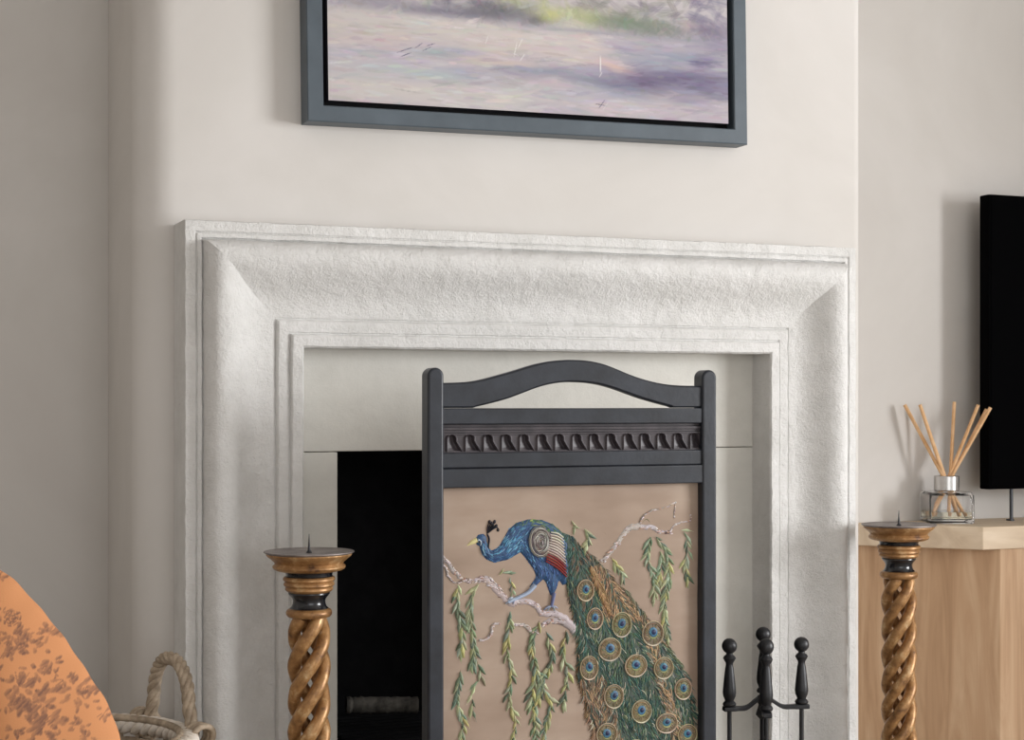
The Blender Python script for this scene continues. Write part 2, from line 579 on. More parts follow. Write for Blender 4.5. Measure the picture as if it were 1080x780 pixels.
for k in range(1700):
    u = rng.random() * PXW; v = rng.random() * 125
    i_, j_ = min(NX - 1, int(u / sc_)), min(NZ - 1, int(v / sc_))
    c = img[j_, i_] + rng.normal(0, 6, 3) + rng.normal(0, 10)
    an = rng.normal(0, .14) if v < 96 else rng.normal(0, .8)
    l = rng.uniform(3, 16) * (1 if v < 96 else .6)
    stroke(u + rng.normal(0, 3), v, l, rng.uniform(.8, 2.6), an, c, .5, .0004)
# scratched marks in the wet paint
for (x0, y0, x1, y1, c) in ((66, 56, 84, 64, (90, 90, 120)), (70, 52, 82, 58, (100, 100, 130)), (84, 62, 94, 70, (96, 94, 124)), (92, 60, 102, 66, (110, 108, 136)), (96, 66, 106, 70, (100, 98, 128)),
                            (186, 60, 190, 80, (235, 232, 235)), (190, 70, 196, 84, (236, 233, 236)), (184, 66, 192, 62, (226, 222, 230)), (192, 56, 198, 66, (228, 226, 232)), (156, 72, 160, 84, (226, 222, 228)),
                            (279, 46, 279, 74, (232, 228, 232)), (277, 44, 281, 52, (222, 216, 226)), (276, 8, 284, 20, (90, 88, 120)), (272, 14, 286, 12, (84, 84, 116)), (280, 6, 288, 18, (210, 205, 215))):
    L = math.hypot(x1 - x0, y1 - y0)
    stroke((x0 + x1) / 2, (y0 + y1) / 2, L / 2, .6 if c[0] > 200 else .5, math.atan2(y1 - y0, x1 - x0), c, .9, .0012)
gr_ = img.mean(-1, keepdims=True); img = (gr_ + .9 * (img - gr_)) * np.array([.955, .95, .925])
lim = np.clip(img, 0, 255) / 255
limg = np.where(lim <= .04045, lim / 12.92, ((lim + .055) / 1.055) ** 2.4)
X = -cw / 2 + cw * xx / (NX - 1); Z = face + gap + ch * yy / (NZ - 1)
V = np.stack([X, .006 - hgt * 1.0, Z], -1).reshape(-1, 3)
idx = (yy * NX + xx)
Fq = np.stack([idx[:-1, :-1], idx[:-1, 1:], idx[1:, 1:], idx[1:, :-1]], -1).reshape(-1, 4)
p = MB(); p.v = V.tolist(); p.f = Fq.tolist(); p.c = limg.reshape(-1, 3).tolist()
# edges of the canvas
b = len(p.v)
zl, zh = face + gap, face + gap + ch
p.add([(-cw / 2, .006, zl), (cw / 2, .006, zl), (cw / 2, .006, zh), (-cw / 2, .006, zh), (-cw / 2, .031, zl), (cw / 2, .031, zl), (cw / 2, .031, zh), (-cw / 2, .031, zh)],
      [(0, 4, 5, 1), (1, 5, 6, 2), (2, 6, 7, 3), (3, 7, 4, 0)], lin((60, 58, 66)))
p.build('canvas', mat_attr('oil_paint', .6, spec=.25), ptg, smooth=60, fixn=False)

# ------------------------------------------------------------------ fire screen
SYY = -.35                                     # front plane of the screen's frame
def S2(x, y): return (440 + x / 3.27, 370 + y / 3.27)
def sp(x, y, yy_=SYY):                         # crop-2 coordinates to world
    a = S2(x, y); return at(a[0], a[1], yy_)
PD = .032
xl0 = at(451, 450, SYY).x; xl1 = at(468, 450, SYY).x
xr0 = at(741.5, 450, SYY).x; xr1 = at(755.5, 450, SYY).x
xr0 -= .002
ztl = at(457, 386.8, SYY).z; ztr = at(748, 390.5, SYY).z
zt = (ztl + ztr) / 2
base_s = ((xl0 + xr1) / 2, SYY, 0)
fs_ = thing('fire_screen', 'dark wooden fire screen with embroidered peacock panel standing before the fireplace', 'fire screen', base_s)


def zrow(py): return at(605, py, SYY).z


for (x0, x1) in ((xl0, xl1), (xr0, xr1)):
    p = Part(base_s)
    r = (x1 - x0) / 2; cx = (x0 + x1) / 2
    poly = [(x0, .0), (x1, .0)] + [(cx + r * math.cos(math.radians(a)), zt - r + r * math.sin(math.radians(a))) for a in range(0, 181, 12)]
    p.prism(poly, lambda q: (q[0], SYY - .002, q[1]), lambda q: (q[0], SYY + PD, q[1]))
    p.done('post', DARKWOOD, fs_, bevel=.004)
for cx in ((xl0 + xl1) / 2, (xr0 + xr1) / 2):
    p = Part(base_s)
    poly = [(-.13, 0), (-.13, .025), (-.10, .045), (-.03, .07), (.03 + PD, .07), (.10 + PD, .045), (.13 + PD, .025), (.13 + PD, 0), (.09 + PD, 0), (.05 + PD, .02), (-.05, .02), (-.09, 0)]
    p.prism(poly, lambda q: (cx - .019, SYY + q[0], q[1] + .0), lambda q: (cx + .019, SYY + q[0], q[1] + .0))
    p.done('foot', DARKWOOD, fs_, bevel=.003)
RY0, RY1 = SYY + .003, SYY + .024


def zz(y):   # crop-2 row to height at the middle of the screen (rows made level)
    return zrow(370 + y / 3.27)


def bez(pts, n=8):
    """smooth Catmull-Rom through 2D points"""
    out = []
    P = [pts[0]] + list(pts) + [pts[-1]]
    for i in range(1, len(P) - 2):
        for k in range(n):
            t = k / n
            out.append(tuple(.5 * ((2 * P[i][d]) + (-P[i - 1][d] + P[i + 1][d]) * t + (2 * P[i - 1][d] - 5 * P[i][d] + 4 * P[i + 1][d] - P[i + 2][d]) * t * t +
                                   (-P[i - 1][d] + 3 * P[i][d] - 3 * P[i + 1][d] + P[i + 2][d]) * t ** 3) for d in range(len(pts[0]))))
    out.append(tuple(pts[-1]))
    return out


xi0, xi1 = xl1 - .003, xr0 + .003
def fx(x):    # crop-2 column to x
    return xl1 + (x - 90) / (988 - 90) * (xr0 - xl1)
top = bez([(80, 112), (190, 106), (300, 78), (420, 42), (525, 30), (630, 42), (760, 90), (870, 114), (998, 118)])
und = bez([(192, 194), (300, 166), (430, 119), (530, 107), (640, 119), (780, 165), (888, 194)])
poly = [(fx(a), zz(b)) for a, b in [(80, 199), (192, 199)] + und[0:] + [(888, 199), (998, 199)]] + [(fx(a), zz(b)) for a, b in reversed(top)]
p = Part(base_s)
# quads between the top and underside curves, so that the arch is built cleanly
us = np.linspace(80, 998, 110)
tx, ty = zip(*top); ux, uy = zip(*und)
tt = np.interp(us, tx, ty)
uu = np.where((us < 192) | (us > 888), 196, np.interp(us, ux, uy))
vs = []
for q in range(len(us)):
    X0 = fx(us[q]); za, zb = zz(tt[q]), zz(uu[q])
    b_ = .003
    for (y, z) in ((RY0, zb + b_), (RY0, za - b_), (RY0 + b_, za), (RY1 - b_, za), (RY1, za - b_), (RY1, zb + b_), (RY1 - b_, zb), (RY0 + b_, zb)):
        vs.append((X0, y, z))
fs = [(i * 8 + j, i * 8 + (j + 1) % 8, (i + 1) * 8 + (j + 1) % 8, (i + 1) * 8 + j) for i in range(len(us) - 1) for j in range(8)]
p.add(vs, fs); p.done('arched_top_rail', DARKWOOD, fs_, smooth=30)


def rail(name, y0, y1, ya=RY0, mat=DARKWOOD, bev=.002):
    p = Part(base_s); p.box(xi0, xi1, ya, RY1, zz(y1), zz(y0)); return p.done(name, mat, fs_, bevel=bev)


rail('rail', 197, 251, RY0 - .002)
rail('rail', 346, 398, RY0 - .001); rail('rail', 399, 464, RY0 - .003)
zb = .12
p = Part(base_s); p.box(xi0, xi1, RY0, RY1, zb, zb + .06); p.done('rail', DARKWOOD, fs_, bevel=.002)
# carved frieze
p = Part(base_s)
p.box(xi0, xi1, RY0 + .011, RY1, zz(347), zz(250))
for (a, b, d) in ((252, 259, .007), (262, 270, .003), (272, 279, .005)):
    p.box(xi0, xi1, RY0 + d, RY1, zz(b), zz(a))
mm = 60.4


def dome(mbx, path, widths, hts, y0, mapx, mapz, seg=6, col=None):
    """raised rounded ribbon on the plane y=y0 (towards the viewer), path in local 2D"""
    n = len(path); vs = []; fs = []; cc = []
    P3 = [Vector((mapx(a), 0, mapz(b))) for a, b in path]
    for i in range(n):
        t = P3[min(i + 1, n - 1)] - P3[max(i - 1, 0)]
        if t.length < 1e-9: t = Vector((1, 0, 0))
        t.normalize(); s_ = Vector((-t.z, 0, t.x))
        for k in range(seg + 1):
            a = math.pi * k / seg
            q = P3[i] + s_ * (math.cos(a) * widths[i] / 2)
            vs.append((q.x, y0 - math.sin(a) * hts[i], q.z))
            if col is not None: cc.append(col if isinstance(col[0], float) else col[i])
    for i in range(n - 1):
        for k in range(seg):
            fs.append((i * (seg + 1) + k, (i + 1) * (seg + 1) + k, (i + 1) * (seg + 1) + k + 1, i * (seg + 1) + k + 1))
    mbx.add(vs, fs, cc if col is not None else None)


NU, NV = 1000, 58
vs = []; fs = []
for j in range(NV + 1):
    v = j / NV; row = 281 + (343 - 281) * v
    for i in range(NU + 1):
        cx_ = 90 + (988 - 90) * i / NU
        uu_ = ((cx_ - 94) / mm) % 1.0
        # each flute: round head, straight left side, right side sweeping away at the foot
        k_ = max(0, (v - .42) / .58)
        lf = .17 + .0 * v; rt_ = .66 + .34 * k_ ** 1.1
        if v < .30:
            e = math.sqrt(max(0, 1 - ((.30 - v) / .22) ** 2)) if v > .08 else 0
            mid = (lf + rt_) / 2; lf = mid - (mid - lf) * e; rt_ = mid + (rt_ - mid) * e
        best = -9; dn = 0
        for sh in (0, 1):
            q = uu_ + sh
            ins = min(q - lf, rt_ - q)
            if ins > best: best = ins; dn = (q - lf) / max(.05, rt_ - lf)
        if v < .08: best = -.3
        ridge = math.exp(-((best - .0) / .055) ** 2) * .0022
        if best > 0:
            d_ = min(1, best / .07) * (.0035 + .0055 * max(0, min(1, dn)) ** 1.3)
            d_ *= 1 - .35 * max(0, (v - .8) / .2)
        else:
            d_ = .0012 * min(1, -best / .1) * (1 if v > .1 else 0)
        vs.append((xl1 + (xr0 - xl1) * i / NU, RY0 + .0035 + d_ - ridge, zz(row)))
fs = [(j * (NU + 1) + i, (j + 1) * (NU + 1) + i, (j + 1) * (NU + 1) + i + 1, j * (NU + 1) + i + 1) for j in range(NV) for i in range(NU)]
p.add(vs, fs)
p.box(xi0, xi1, RY0 + .004, RY1, zz(346), zz(340))
p.done('carved_frieze', CARVED, fs_, smooth=50)['label'] = 'carved band of curling tongues'

# the fabric panel
FY = SYY + .016
zf1 = zz(464) + .004; zf0 = zb + .05
fabric = NT('taupe_silk', .62, spec=.3)
fabric.base(fabric.ramp(fabric.noise(3.5, 4, .6, vec=fabric.coord((1, 1, 3))), [(.3, lin((146, 126, 110))), (.5, lin((158, 138, 122))), (.7, lin((172, 154, 138)))]))
wv = fabric.noise(900, 2, vec=fabric.coord((1, 1, 3)))
fabric.norm(fabric.bump(wv, .15, .0004))
p = Part(base_s)
gx, gz = 90, 130
vs = []; fs = []
for j in range(gz + 1):
    for i in range(gx + 1):
        x = xi0 + (xi1 - xi0) * i / gx; z = zf0 + (zf1 - zf0) * j / gz
        y = FY + .0022 * noise.noise(Vector((x * 16, 0, z * 5))) + .0012 * noise.noise(Vector((x * 6 + z * 14, 3, z * 20)))
        vs.append((x, y, z))
fs = [(j * (gx + 1) + i, j * (gx + 1) + i + 1, (j + 1) * (gx + 1) + i + 1, (j + 1) * (gx + 1) + i) for j in range(gz) for i in range(gx)]
p.add(vs, fs)
b0 = FY + .006
p.add([(xi0, b0, zf0), (xi1, b0, zf0), (xi1, b0, zf1), (xi0, b0, zf1)], [(0, 3, 2, 1)])
panel = p.done('fabric_panel', fabric.m, fs_, smooth=180, fixn=False)
panel['label'] = 'taupe silk panel embroidered in relief'
panel_base = base_s

RS = random.Random(5)
EMB = mat_attr('embroidery_paint', .5, .35, 900, .0005, spec=.45)
EY = FY + .0015                                # plane on which the relief sits
MPX = (xr1 - xl0) / 304.5                      # metres per photo pixel on the screen


def P3m(x, y): return (460 + x / 3, 520 + y / 3)
def P5m(x, y): return (460 + x / 5.573, 530 + y / 5.573)
def mx_(px): return at(px, 600, SYY).x
def mz_(py): return at(605, py, SYY).z


def shade(c, s=.12):
    k = 1 + RS.uniform(-s, s)
    return lin(tuple(max(0, min(255, v * k + RS.uniform(-6, 6))) for v in c))


def S(mbx, pts, w0, col, h=1.0, y=0.0, taper=(0.3, 1, .3), seg=4, sm_=3, cj=.12):
    """stitch: pts in photo px, width w0 px, relief h px; y = how far in front of the cloth (px)"""
    if sm_ and len(pts) > 2: pts = bez(pts, sm_)
    elif len(pts) == 2:
        a, b = pts; pts = [(a[0] + (b[0] - a[0]) * t, a[1] + (b[1] - a[1]) * t) for t in (0, .33, .66, 1)]
    n = len(pts); W = []; HH = []
    for i in range(n):
        t = i / (n - 1)
        k = taper[0] + (taper[1] - taper[0]) * t * 2 if t < .5 else taper[1] + (taper[2] - taper[1]) * (t - .5) * 2
        W.append(w0 * k * MPX); HH.append(h * max(k, .15) * MPX)
    c = shade(col, cj)
    dome(mbx, pts, W, HH, EY - y * MPX, mx_, mz_, seg, c)


def inpoly(x, y, P):
    c = False; n = len(P)
    for i in range(n):
        a = P[i]; b = P[i - 1]
        if (a[1] > y) != (b[1] > y) and x < (b[0] - a[0]) * (y - a[1]) / (b[1] - a[1]) + a[0]: c = not c
    return c


def edge_d(x, y, P):
    d = 1e9
    for i in range(len(P)):
        ax, ay = P[i - 1]; bx, by = P[i]
        vx, vy = bx - ax, by - ay
        t = max(0, min(1, ((x - ax) * vx + (y - ay) * vy) / (vx * vx + vy * vy + 1e-9)))
        d = min(d, math.hypot(x - ax - t * vx, y - ay - t * vy))
    return d


def pad(mbx, P, col, h, step=1.3):
    """padded cushion of cloth with the outline P (photo px): a grid domed towards its middle"""
    x0 = min(q[0] for q in P); x1 = max(q[0] for q in P); y0 = min(q[1] for q in P); y1 = max(q[1] for q in P)
    nx = int((x1 - x0) / step) + 2; ny = int((y1 - y0) / step) + 2
    idx = {}; vs = []; cc = []; fs = []
    def g(i, j):
        if (i, j) not in idx:
            x = x0 + i * step; y = y0 + j * step
            ins = inpoly(x, y, P); d = edge_d(x, y, P) if ins else 0
            k = min(1, d / 5) ** .5
            idx[(i, j)] = len(vs)
            vs.append((mx_(x), EY - (h * k + .1) * MPX, mz_(y))); cc.append(shade(col, .1))
        return idx[(i, j)]
    for j in range(ny):
        for i in range(nx):
            if inpoly(x0 + (i + .5) * step, y0 + (j + .5) * step, P):
                fs.append((g(i, j), g(i + 1, j), g(i + 1, j + 1), g(i, j + 1)))
    mbx.add(vs, fs, cc)


# --- branches
p = Part(base_s)
def branch(pts, w, taper=(.9, 1, .7), m=P3m):
    w = w * (1.25 if w > 3 else 1.1)
    pts = [m(*q) for q in pts]
    sm_ = bez(pts, 5)
    jj_ = .75 if w > 3.5 else .35
    sm_ = [(a + RS.uniform(-jj_, jj_), b + RS.uniform(-jj_, jj_)) for a, b in sm_]
    S(p, sm_, w, (170, 162, 160), h=2.0, taper=taper, seg=6, sm_=1, cj=.05)
    for k in range(int(len(sm_) * (3.2 if w > 3 else 1.6))):        # bark flakes and knots
        i = RS.randrange(len(sm_) - 1)
        a, b = sm_[i], sm_[i + 1]
        ox, oy = RS.uniform(-w * .4, w * .4), RS.uniform(-w * .4, w * .4)
        S(p, [(a[0] + ox, a[1] + oy), (b[0] + ox * .6 + 1, b[1] + oy * .6)], RS.uniform(.8, 1.8), [(222, 214, 212), (150, 126, 114), (112, 92, 84), (204, 192, 192), (186, 150, 132), (214, 206, 208)][RS.randrange(6)], h=1.1, y=1.3)
branch([(22, 178), (50, 212), (72, 240), (92, 258), (112, 266)], 4.2)
branch([(22, 200), (40, 222), (48, 248), (70, 270), (96, 262)], 2.2)
branch([(104, 264), (135, 266), (160, 262), (190, 285), (215, 312), (240, 336), (262, 345)], 6.2, (.6, 1, 1.1))
branch([(150, 254), (180, 260), (205, 285), (222, 300)], 2.4)
branch([(244, 342), (290, 338), (325, 350), (345, 378), (390, 382), (425, 405), (452, 432)], 5.0, (1, 1, 1.3))
branch([(345, 418), (370, 405), (410, 408), (452, 440)], 5.4, (.6, 1, 1.2))
branch([(148, 452), (172, 448), (186, 430), (190, 408), (212, 402)], 2.6)
branch([(255, 410), (290, 412), (312, 432), (330, 440)], 3.8, (.5, 1, .6))
p.done('branch', EMB, panel, smooth=60, fixn=False)['label'] = 'grey brown gnarled branch under the peacock'
p = Part(base_s)
branch([(536, 226), (560, 196), (585, 168), (604, 140), (625, 118), (660, 112)], 5.2, (.6, 1, 1.1))
branch([(655, 114), (690, 118), (720, 132), (758, 136)], 4.2, (1, 1, .5))
branch([(655, 108), (668, 82), (700, 62), (740, 54), (770, 36)], 1.5)
branch([(770, 38), (766, 66), (764, 92)], 1.1)
branch([(752, 134), (768, 112), (792, 104), (816, 100), (816, 82)], 1.8)
p.done('branch', EMB, panel, smooth=60, fixn=False)['label'] = 'grey gnarled branch at the upper right'

# --- willow strands
p = Part(base_s)
GR = [(146, 152, 120), (166, 172, 138), (118, 130, 104), (168, 164, 112), (104, 122, 106), (144, 158, 136), (152, 156, 122), (90, 106, 88)]
def leaf(x, y, ang, L, col):
    dx, dy = math.cos(ang), math.sin(ang)
    b = RS.uniform(-.9, .9)
    a = (x, y); m_ = (x + dx * L * .5 - dy * b, y + dy * L * .5 + dx * b); e = (x + dx * L, y + dy * L)
    S(p, [a, m_, e], L * .30, col, h=1.7, y=RS.uniform(.2, 1.4), taper=(.3, 1, .08), seg=5, sm_=4, cj=.14)
    S(p, [a, m_, e], .5, tuple(min(235, v * 1.22) for v in col), h=.6, y=2.4, taper=(.8, 1, .3), seg=3, sm_=3)
def willow(pts, dens=1.0, L=8.5, m=P3m):
    L = L * 1.55
    q = bez([m(*a) for a in pts], 10)
    S(p, q, .9, (112, 112, 70), h=.9, sm_=1, taper=(1, 1, .6))
    acc = 0; nxt = 1.5; side = 1
    for i in range(1, len(q)):
        acc += math.hypot(q[i][0] - q[i - 1][0], q[i][1] - q[i - 1][1])
        if acc > nxt:
            nxt += RS.uniform(2.7, 4.2) / dens; side = -side
            t = math.atan2(q[i][1] - q[i - 1][1], q[i][0] - q[i - 1][0])
            leaf(q[i][0], q[i][1], t + side * RS.uniform(.15, .5), L * RS.uniform(.75, 1.2), GR[RS.randrange(len(GR))])
    leaf(q[-1][0], q[-1][1], math.pi / 2 + RS.uniform(-.2, .2), L, GR[0])
willow([(80, 268), (76, 330), (92, 410), (88, 480)])
willow([(88, 540), (76, 630), (94, 700), (82, 800), (88, 880)])
willow([(150, 272), (128, 300), (118, 380), (128, 460), (124, 520)])
willow([(130, 480), (150, 560), (128, 600), (124, 660)], .55)
willow([(205, 255), (226, 244), (244, 258), (252, 300)], .8, 7)
willow([(246, 356), (240, 430), (236, 500), (250, 560), (240, 640), (262, 710), (250, 800), (255, 890)], .85)
willow([(338, 402), (314, 480), (328, 560), (314, 640), (326, 740), (318, 860)], 1.0)
willow([(360, 436), (378, 520), (348, 600), (372, 670), (352, 760), (360, 870)], .9)
willow([(330, 560), (345, 600), (322, 700), (330, 800)], .8)
willow([(424, 436), (414, 510), (428, 570), (416, 660)], .7)
willow([(692, 138), (680, 210), (698, 270), (704, 340)])
willow([(700, 140), (742, 200), (748, 260), (738, 340), (734, 400), (746, 470)], 1.0)
willow([(720, 190), (726, 240), (718, 280)], .9)
willow([(782, 128), (800, 142), (808, 190), (800, 236), (808, 284)])
willow([(478, 112), (492, 140), (486, 160)], 1.5)
willow([(470, 118), (452, 104)], 1.0, 7)
willow([(566, 210), (580, 236), (600, 262)], 1.1)
S(p, [P3m(*a) for a in [(490, 120), (520, 116), (548, 134), (562, 168), (566, 212)]], 1.0, (118, 112, 76))
S(p, [P3m(*a) for a in [(660, 112), (676, 92), (688, 100), (692, 140)]], 1.0, (110, 106, 76))
S(p, [P3m(*a) for a in [(760, 134), (784, 126), (800, 150)]], 1.0, (110, 106, 76))
p.done('willow_leaves', EMB, panel, smooth=60, fixn=False)['label'] = 'hanging olive green willow leaf strands'

# --- tail
p = Part(base_s)
TAIL = [(404, 118), (440, 130), (470, 168), (520, 212), (580, 282), (640, 350), (690, 415), (740, 490), (780, 560), (808, 620), (826, 700), (836, 800), (846, 900),
        (545, 900), (520, 790), (494, 720), (476, 640), (456, 580), (462, 500), (452, 420), (430, 330), (415, 250), (400, 200)]
TAILp = [P3m(*q) for q in TAIL]
pad(p, TAILp, (62, 76, 66), 1.6, 1.6)
EYES = [(483, 312, 26, 34), (512, 404, 25, 34), (597, 428, 30, 40), (560, 505, 35, 37), (494, 560, 28, 38), (697, 462, 33, 40), (642, 563, 34, 36), (730, 577, 30, 35), (573, 657, 30, 38),
        (660, 712, 31, 37), (793, 650, 26, 34), (740, 757, 33, 32), (550, 777, 32, 36), (640, 838, 32, 36), (806, 800, 30, 34), (735, 868, 33, 34)]
SRC = (430, 120)


def tailcol(x, y):
    r = RS.random()
    teal = [(46, 80, 76), (66, 102, 94), (40, 66, 64), (76, 108, 92), (104, 130, 122)]
    tan = [(164, 134, 102), (186, 158, 124), (144, 114, 84)]
    brn = [(120, 98, 78), (144, 116, 92), (100, 82, 68)]
    grn = [(88, 106, 76), (70, 92, 68), (112, 124, 92)]
    # tan plume down the middle, brown lower left edge, tan plume right of centre
    if abs(x - (520 + (y - 240) * .52)) < 16 + (y - 240) * .30 and 225 < y < 410: return tan[RS.randrange(3)] if r < .85 else brn[0]
    if x > 520 + (y - 240) * .62 and y < 430 and r < .6: return [(112, 104, 84), (134, 118, 94), (92, 92, 74)][RS.randrange(3)]
    if y > 585 and x < 512 + (y - 600) * .30 + 34 and r < .9: return brn[RS.randrange(3)] if r < .6 else tan[0]
    if abs(x - (670 + (y - 420) * .28)) < 22 and y > 410 and r < .75: return brn[RS.randrange(3)] if r < .3 else tan[RS.randrange(3)]
    if y > 430 and r > .86: return [(186, 178, 160), (160, 156, 140), (146, 152, 136)][RS.randrange(3)]
    if x > 575 + (y - 300) * .75 and r < .6: return grn[RS.randrange(3)] if y > 500 else brn[RS.randrange(3)]
    if y < 235: return (brn + teal)[RS.randrange(7)] if x > 440 else teal[RS.randrange(3)]
    if r < .62: return teal[RS.randrange(4)]
    return grn[RS.randrange(3)] if r < .85 else brn[RS.randrange(3)]


for k in range(8500):
    x = RS.uniform(395, 846); y = RS.uniform(120, 895)
    q = P3m(x, y)
    if not inpoly(q[0], q[1], TAILp): continue
    # feathers run away from the rump; each stitch leans off its own plume
    t = math.atan2(y - SRC[1] + 60, (x - SRC[0]) * (1.0 if y > 250 else 1.2))
    lean = (.42 if int((x * .9 - y * .35) / 34) % 2 else -.42) * RS.uniform(.2, 1.2)
    a = t + lean; L = RS.uniform(5, 12)
    S(p, [q, (q[0] + math.cos(a) * L * .5, q[1] + math.sin(a) * L * .5), (q[0] + math.cos(a + .2) * L, q[1] + math.sin(a + .2) * L)], RS.uniform(.6, 1.25), tailcol(x, y), h=.7, y=RS.uniform(1.2, 2.0), sm_=2, taper=(.8, 1, .2), seg=3, cj=.2)
# ragged right edge
for k in range(420):
    i = RS.randrange(3, 13); t_ = RS.random()
    a = TAIL[i - 1]; b = TAIL[i]
    x, y = a[0] + (b[0] - a[0]) * t_ - 8, a[1] + (b[1] - a[1]) * t_
    q = P3m(x, y); an = math.atan2(b[1] - a[1], b[0] - a[0]) + RS.uniform(-.45, .25)
    L = RS.uniform(5, 9)
    S(p, [q, (q[0] + math.cos(an) * L, q[1] + math.sin(an) * L)], .8, [(58, 60, 44), (44, 70, 56), (96, 84, 60)][RS.randrange(3)], h=.9, y=.4, taper=(1, 1, .15), seg=3)
for k in range(160):
    i = RS.choice([14, 15, 16, 17, 18, 19]); t_ = RS.random()
    a = TAIL[i]; b = TAIL[i + 1]
    x, y = a[0] + (b[0] - a[0]) * t_ + 5, a[1] + (b[1] - a[1]) * t_
    q = P3m(x, y); an = math.pi / 2 + RS.uniform(.1, .8)
    L = RS.uniform(4, 7)
    S(p, [q, (q[0] + math.cos(an) * L, q[1] + math.sin(an) * L)], .8, [(128, 98, 66), (44, 70, 56), (104, 84, 60)][0 if y > 600 else RS.randrange(3)], h=.9, y=.4, taper=(1, 1, .15), seg=3)
# the pale plume
pl = [(500, 232), (520, 275), (545, 320), (560, 380)]
S(p, [P3m(*q) for q in pl], 1.2, (196, 164, 122), h=1.2, y=2.6)
for k in range(70):
    t_ = k / 70; x = 500 + 62 * t_; y = 235 + 160 * t_
    for s_ in (-1, 1):
        q = P3m(x, y); an = math.atan2(160, 62) + s_ * RS.uniform(.45, .8); L = RS.uniform(4, 9) * (.5 + .6 * math.sin(math.pi * min(1, t_ + .15)))
        S(p, [q, (q[0] + math.cos(an) * L, q[1] + math.sin(an) * L)], .8, [(184, 150, 108), (160, 126, 86), (140, 106, 72)][RS.randrange(3)], h=.9, y=2.3, taper=(1, 1, .2), seg=3)


def ell(cx, cy, rx, ry, n=26, rot=0):
    return [(cx + rx * math.cos(a) * math.cos(rot) - ry * math.sin(a) * math.sin(rot), cy + rx * math.cos(a) * math.sin(rot) + ry * math.sin(a) * math.cos(rot)) for a in [2 * math.pi * k / n for k in range(n)]]


def disc(mbx, cx, cy, rx, ry, col, h, y, n=26, rot=0):
    o = ell(cx, cy, rx, ry, n, rot); i_ = ell(cx, cy, rx * .6, ry * .6, n, rot)
    c = shade(col, .08)
    vs = [(mx_(a), EY - y * MPX, mz_(b)) for a, b in o] + [(mx_(a), EY - (y + h * .8) * MPX, mz_(b)) for a, b in i_] + [(mx_(cx), EY - (y + h) * MPX, mz_(cy))]
    fs = [(k, (k + 1) % n, n + (k + 1) % n, n + k) for k in range(n)] + [(n + k, n + (k + 1) % n, 2 * n) for k in range(n)]
    mbx.add(vs, fs, c)


for (x, y, rx, ry) in EYES:
    cx, cy = P3m(x, y); rx /= 3; ry /= 3
    disc(p, cx, cy, rx * .95, ry * .95, (118, 108, 84), .8, 2.3)
    for k in range(44):                        # barbs inside the ring
        a = RS.uniform(0, 6.28); r0 = RS.uniform(.3, .6); r1 = r0 + RS.uniform(.25, .4)
        S(p, [(cx + rx * r0 * math.cos(a), cy + ry * r0 * math.sin(a)), (cx + rx * min(.95, r1) * math.cos(a + .2), cy + ry * min(.95, r1) * math.sin(a + .2))], .9, [(136, 122, 86), (112, 110, 78), (158, 138, 104), (98, 104, 80), (128, 108, 82)][k % 5], h=.6, y=2.9, seg=3)
    o = ell(cx + RS.uniform(-.3, .3), cy, rx, ry, 24); st_ = RS.randrange(14, 20); o = o[st_:] + o[:st_]; o.append(o[0])
    S(p, o, 1.25, (198, 178, 150), h=1.3, y=2.4, taper=(.6, 1.1, .6), sm_=1, cj=.05)
    o = ell(cx, cy + .2, rx * .97, ry * .97, 26)[1:12]
    S(p, o, 1.3, (222, 210, 188), h=1.4, y=2.8, taper=(.3, 1.2, .3), sm_=1, cj=.05)
    o = ell(cx, cy, rx * .80, ry * .80, 22); o = o[8:] + o[:5]
    S(p, o, .6, (164, 128, 92), h=.9, y=2.8, taper=(.4, 1, .4), sm_=1)
    cy -= ry * .12
    o = ell(cx, cy + ry * .10, rx * .42, ry * .40, 20)[0:10]
    S(p, o, 1.5, (150, 158, 104), h=.8, y=3.1, taper=(.3, 1, .3), sm_=1)
    disc(p, cx, cy, rx * .40, ry * .40, (62, 106, 132), .8, 3.2, rot=RS.uniform(-.4, .4))
    for k in range(7):
        a = RS.uniform(0, 6.28)
        S(p, [(cx + rx * .2 * math.cos(a), cy + ry * .2 * math.sin(a)), (cx + rx * .42 * math.cos(a + .8), cy + ry * .42 * math.sin(a + .8))], .9, [(84, 132, 156), (44, 84, 120), (70, 128, 140)][k % 3], h=.5, y=3.6, seg=3)
    disc(p, cx + .3, cy + RS.uniform(-.4, .4), rx * .22, ry * .22, (26, 38, 74), .7, 3.9, rot=RS.uniform(-.4, .4))
p.done('peacock_tail', EMB, panel, smooth=60, fixn=False)['label'] = 'green and tan train of eyed feathers'

# --- body
p = Part(base_s)
BODY = [(245, 196), (262, 168), (300, 164), (320, 190), (322, 232), (345, 264), (380, 248), (408, 205), (440, 150), (490, 108), (560, 88), (640, 95), (710, 125), (770, 180), (800, 250),
        (806, 400), (800, 480), (765, 490), (745, 460), (735, 500), (712, 550), (690, 545), (665, 470), (650, 452), (618, 480), (585, 500), (565, 490), (590, 455), (606, 430), (592, 390), (552, 332), (515, 290),
        (440, 330), (360, 343), (310, 320), (285, 285), (272, 245), (250, 232)]
BODYp = [P5m(*q) for q in BODY]
pad(p, BODYp, (38, 70, 108), 3.0, 1.1)


SPINE = bez([(262, 180), (284, 225), (300, 275), (345, 305), (410, 285), (460, 225), (520, 170), (590, 130), (680, 150), (760, 220), (790, 320), (795, 470)], 6)
LEGL = bez([(520, 200), (570, 300), (625, 400), (600, 480)], 6)
LEGR = bez([(640, 300), (690, 400), (710, 540)], 6)


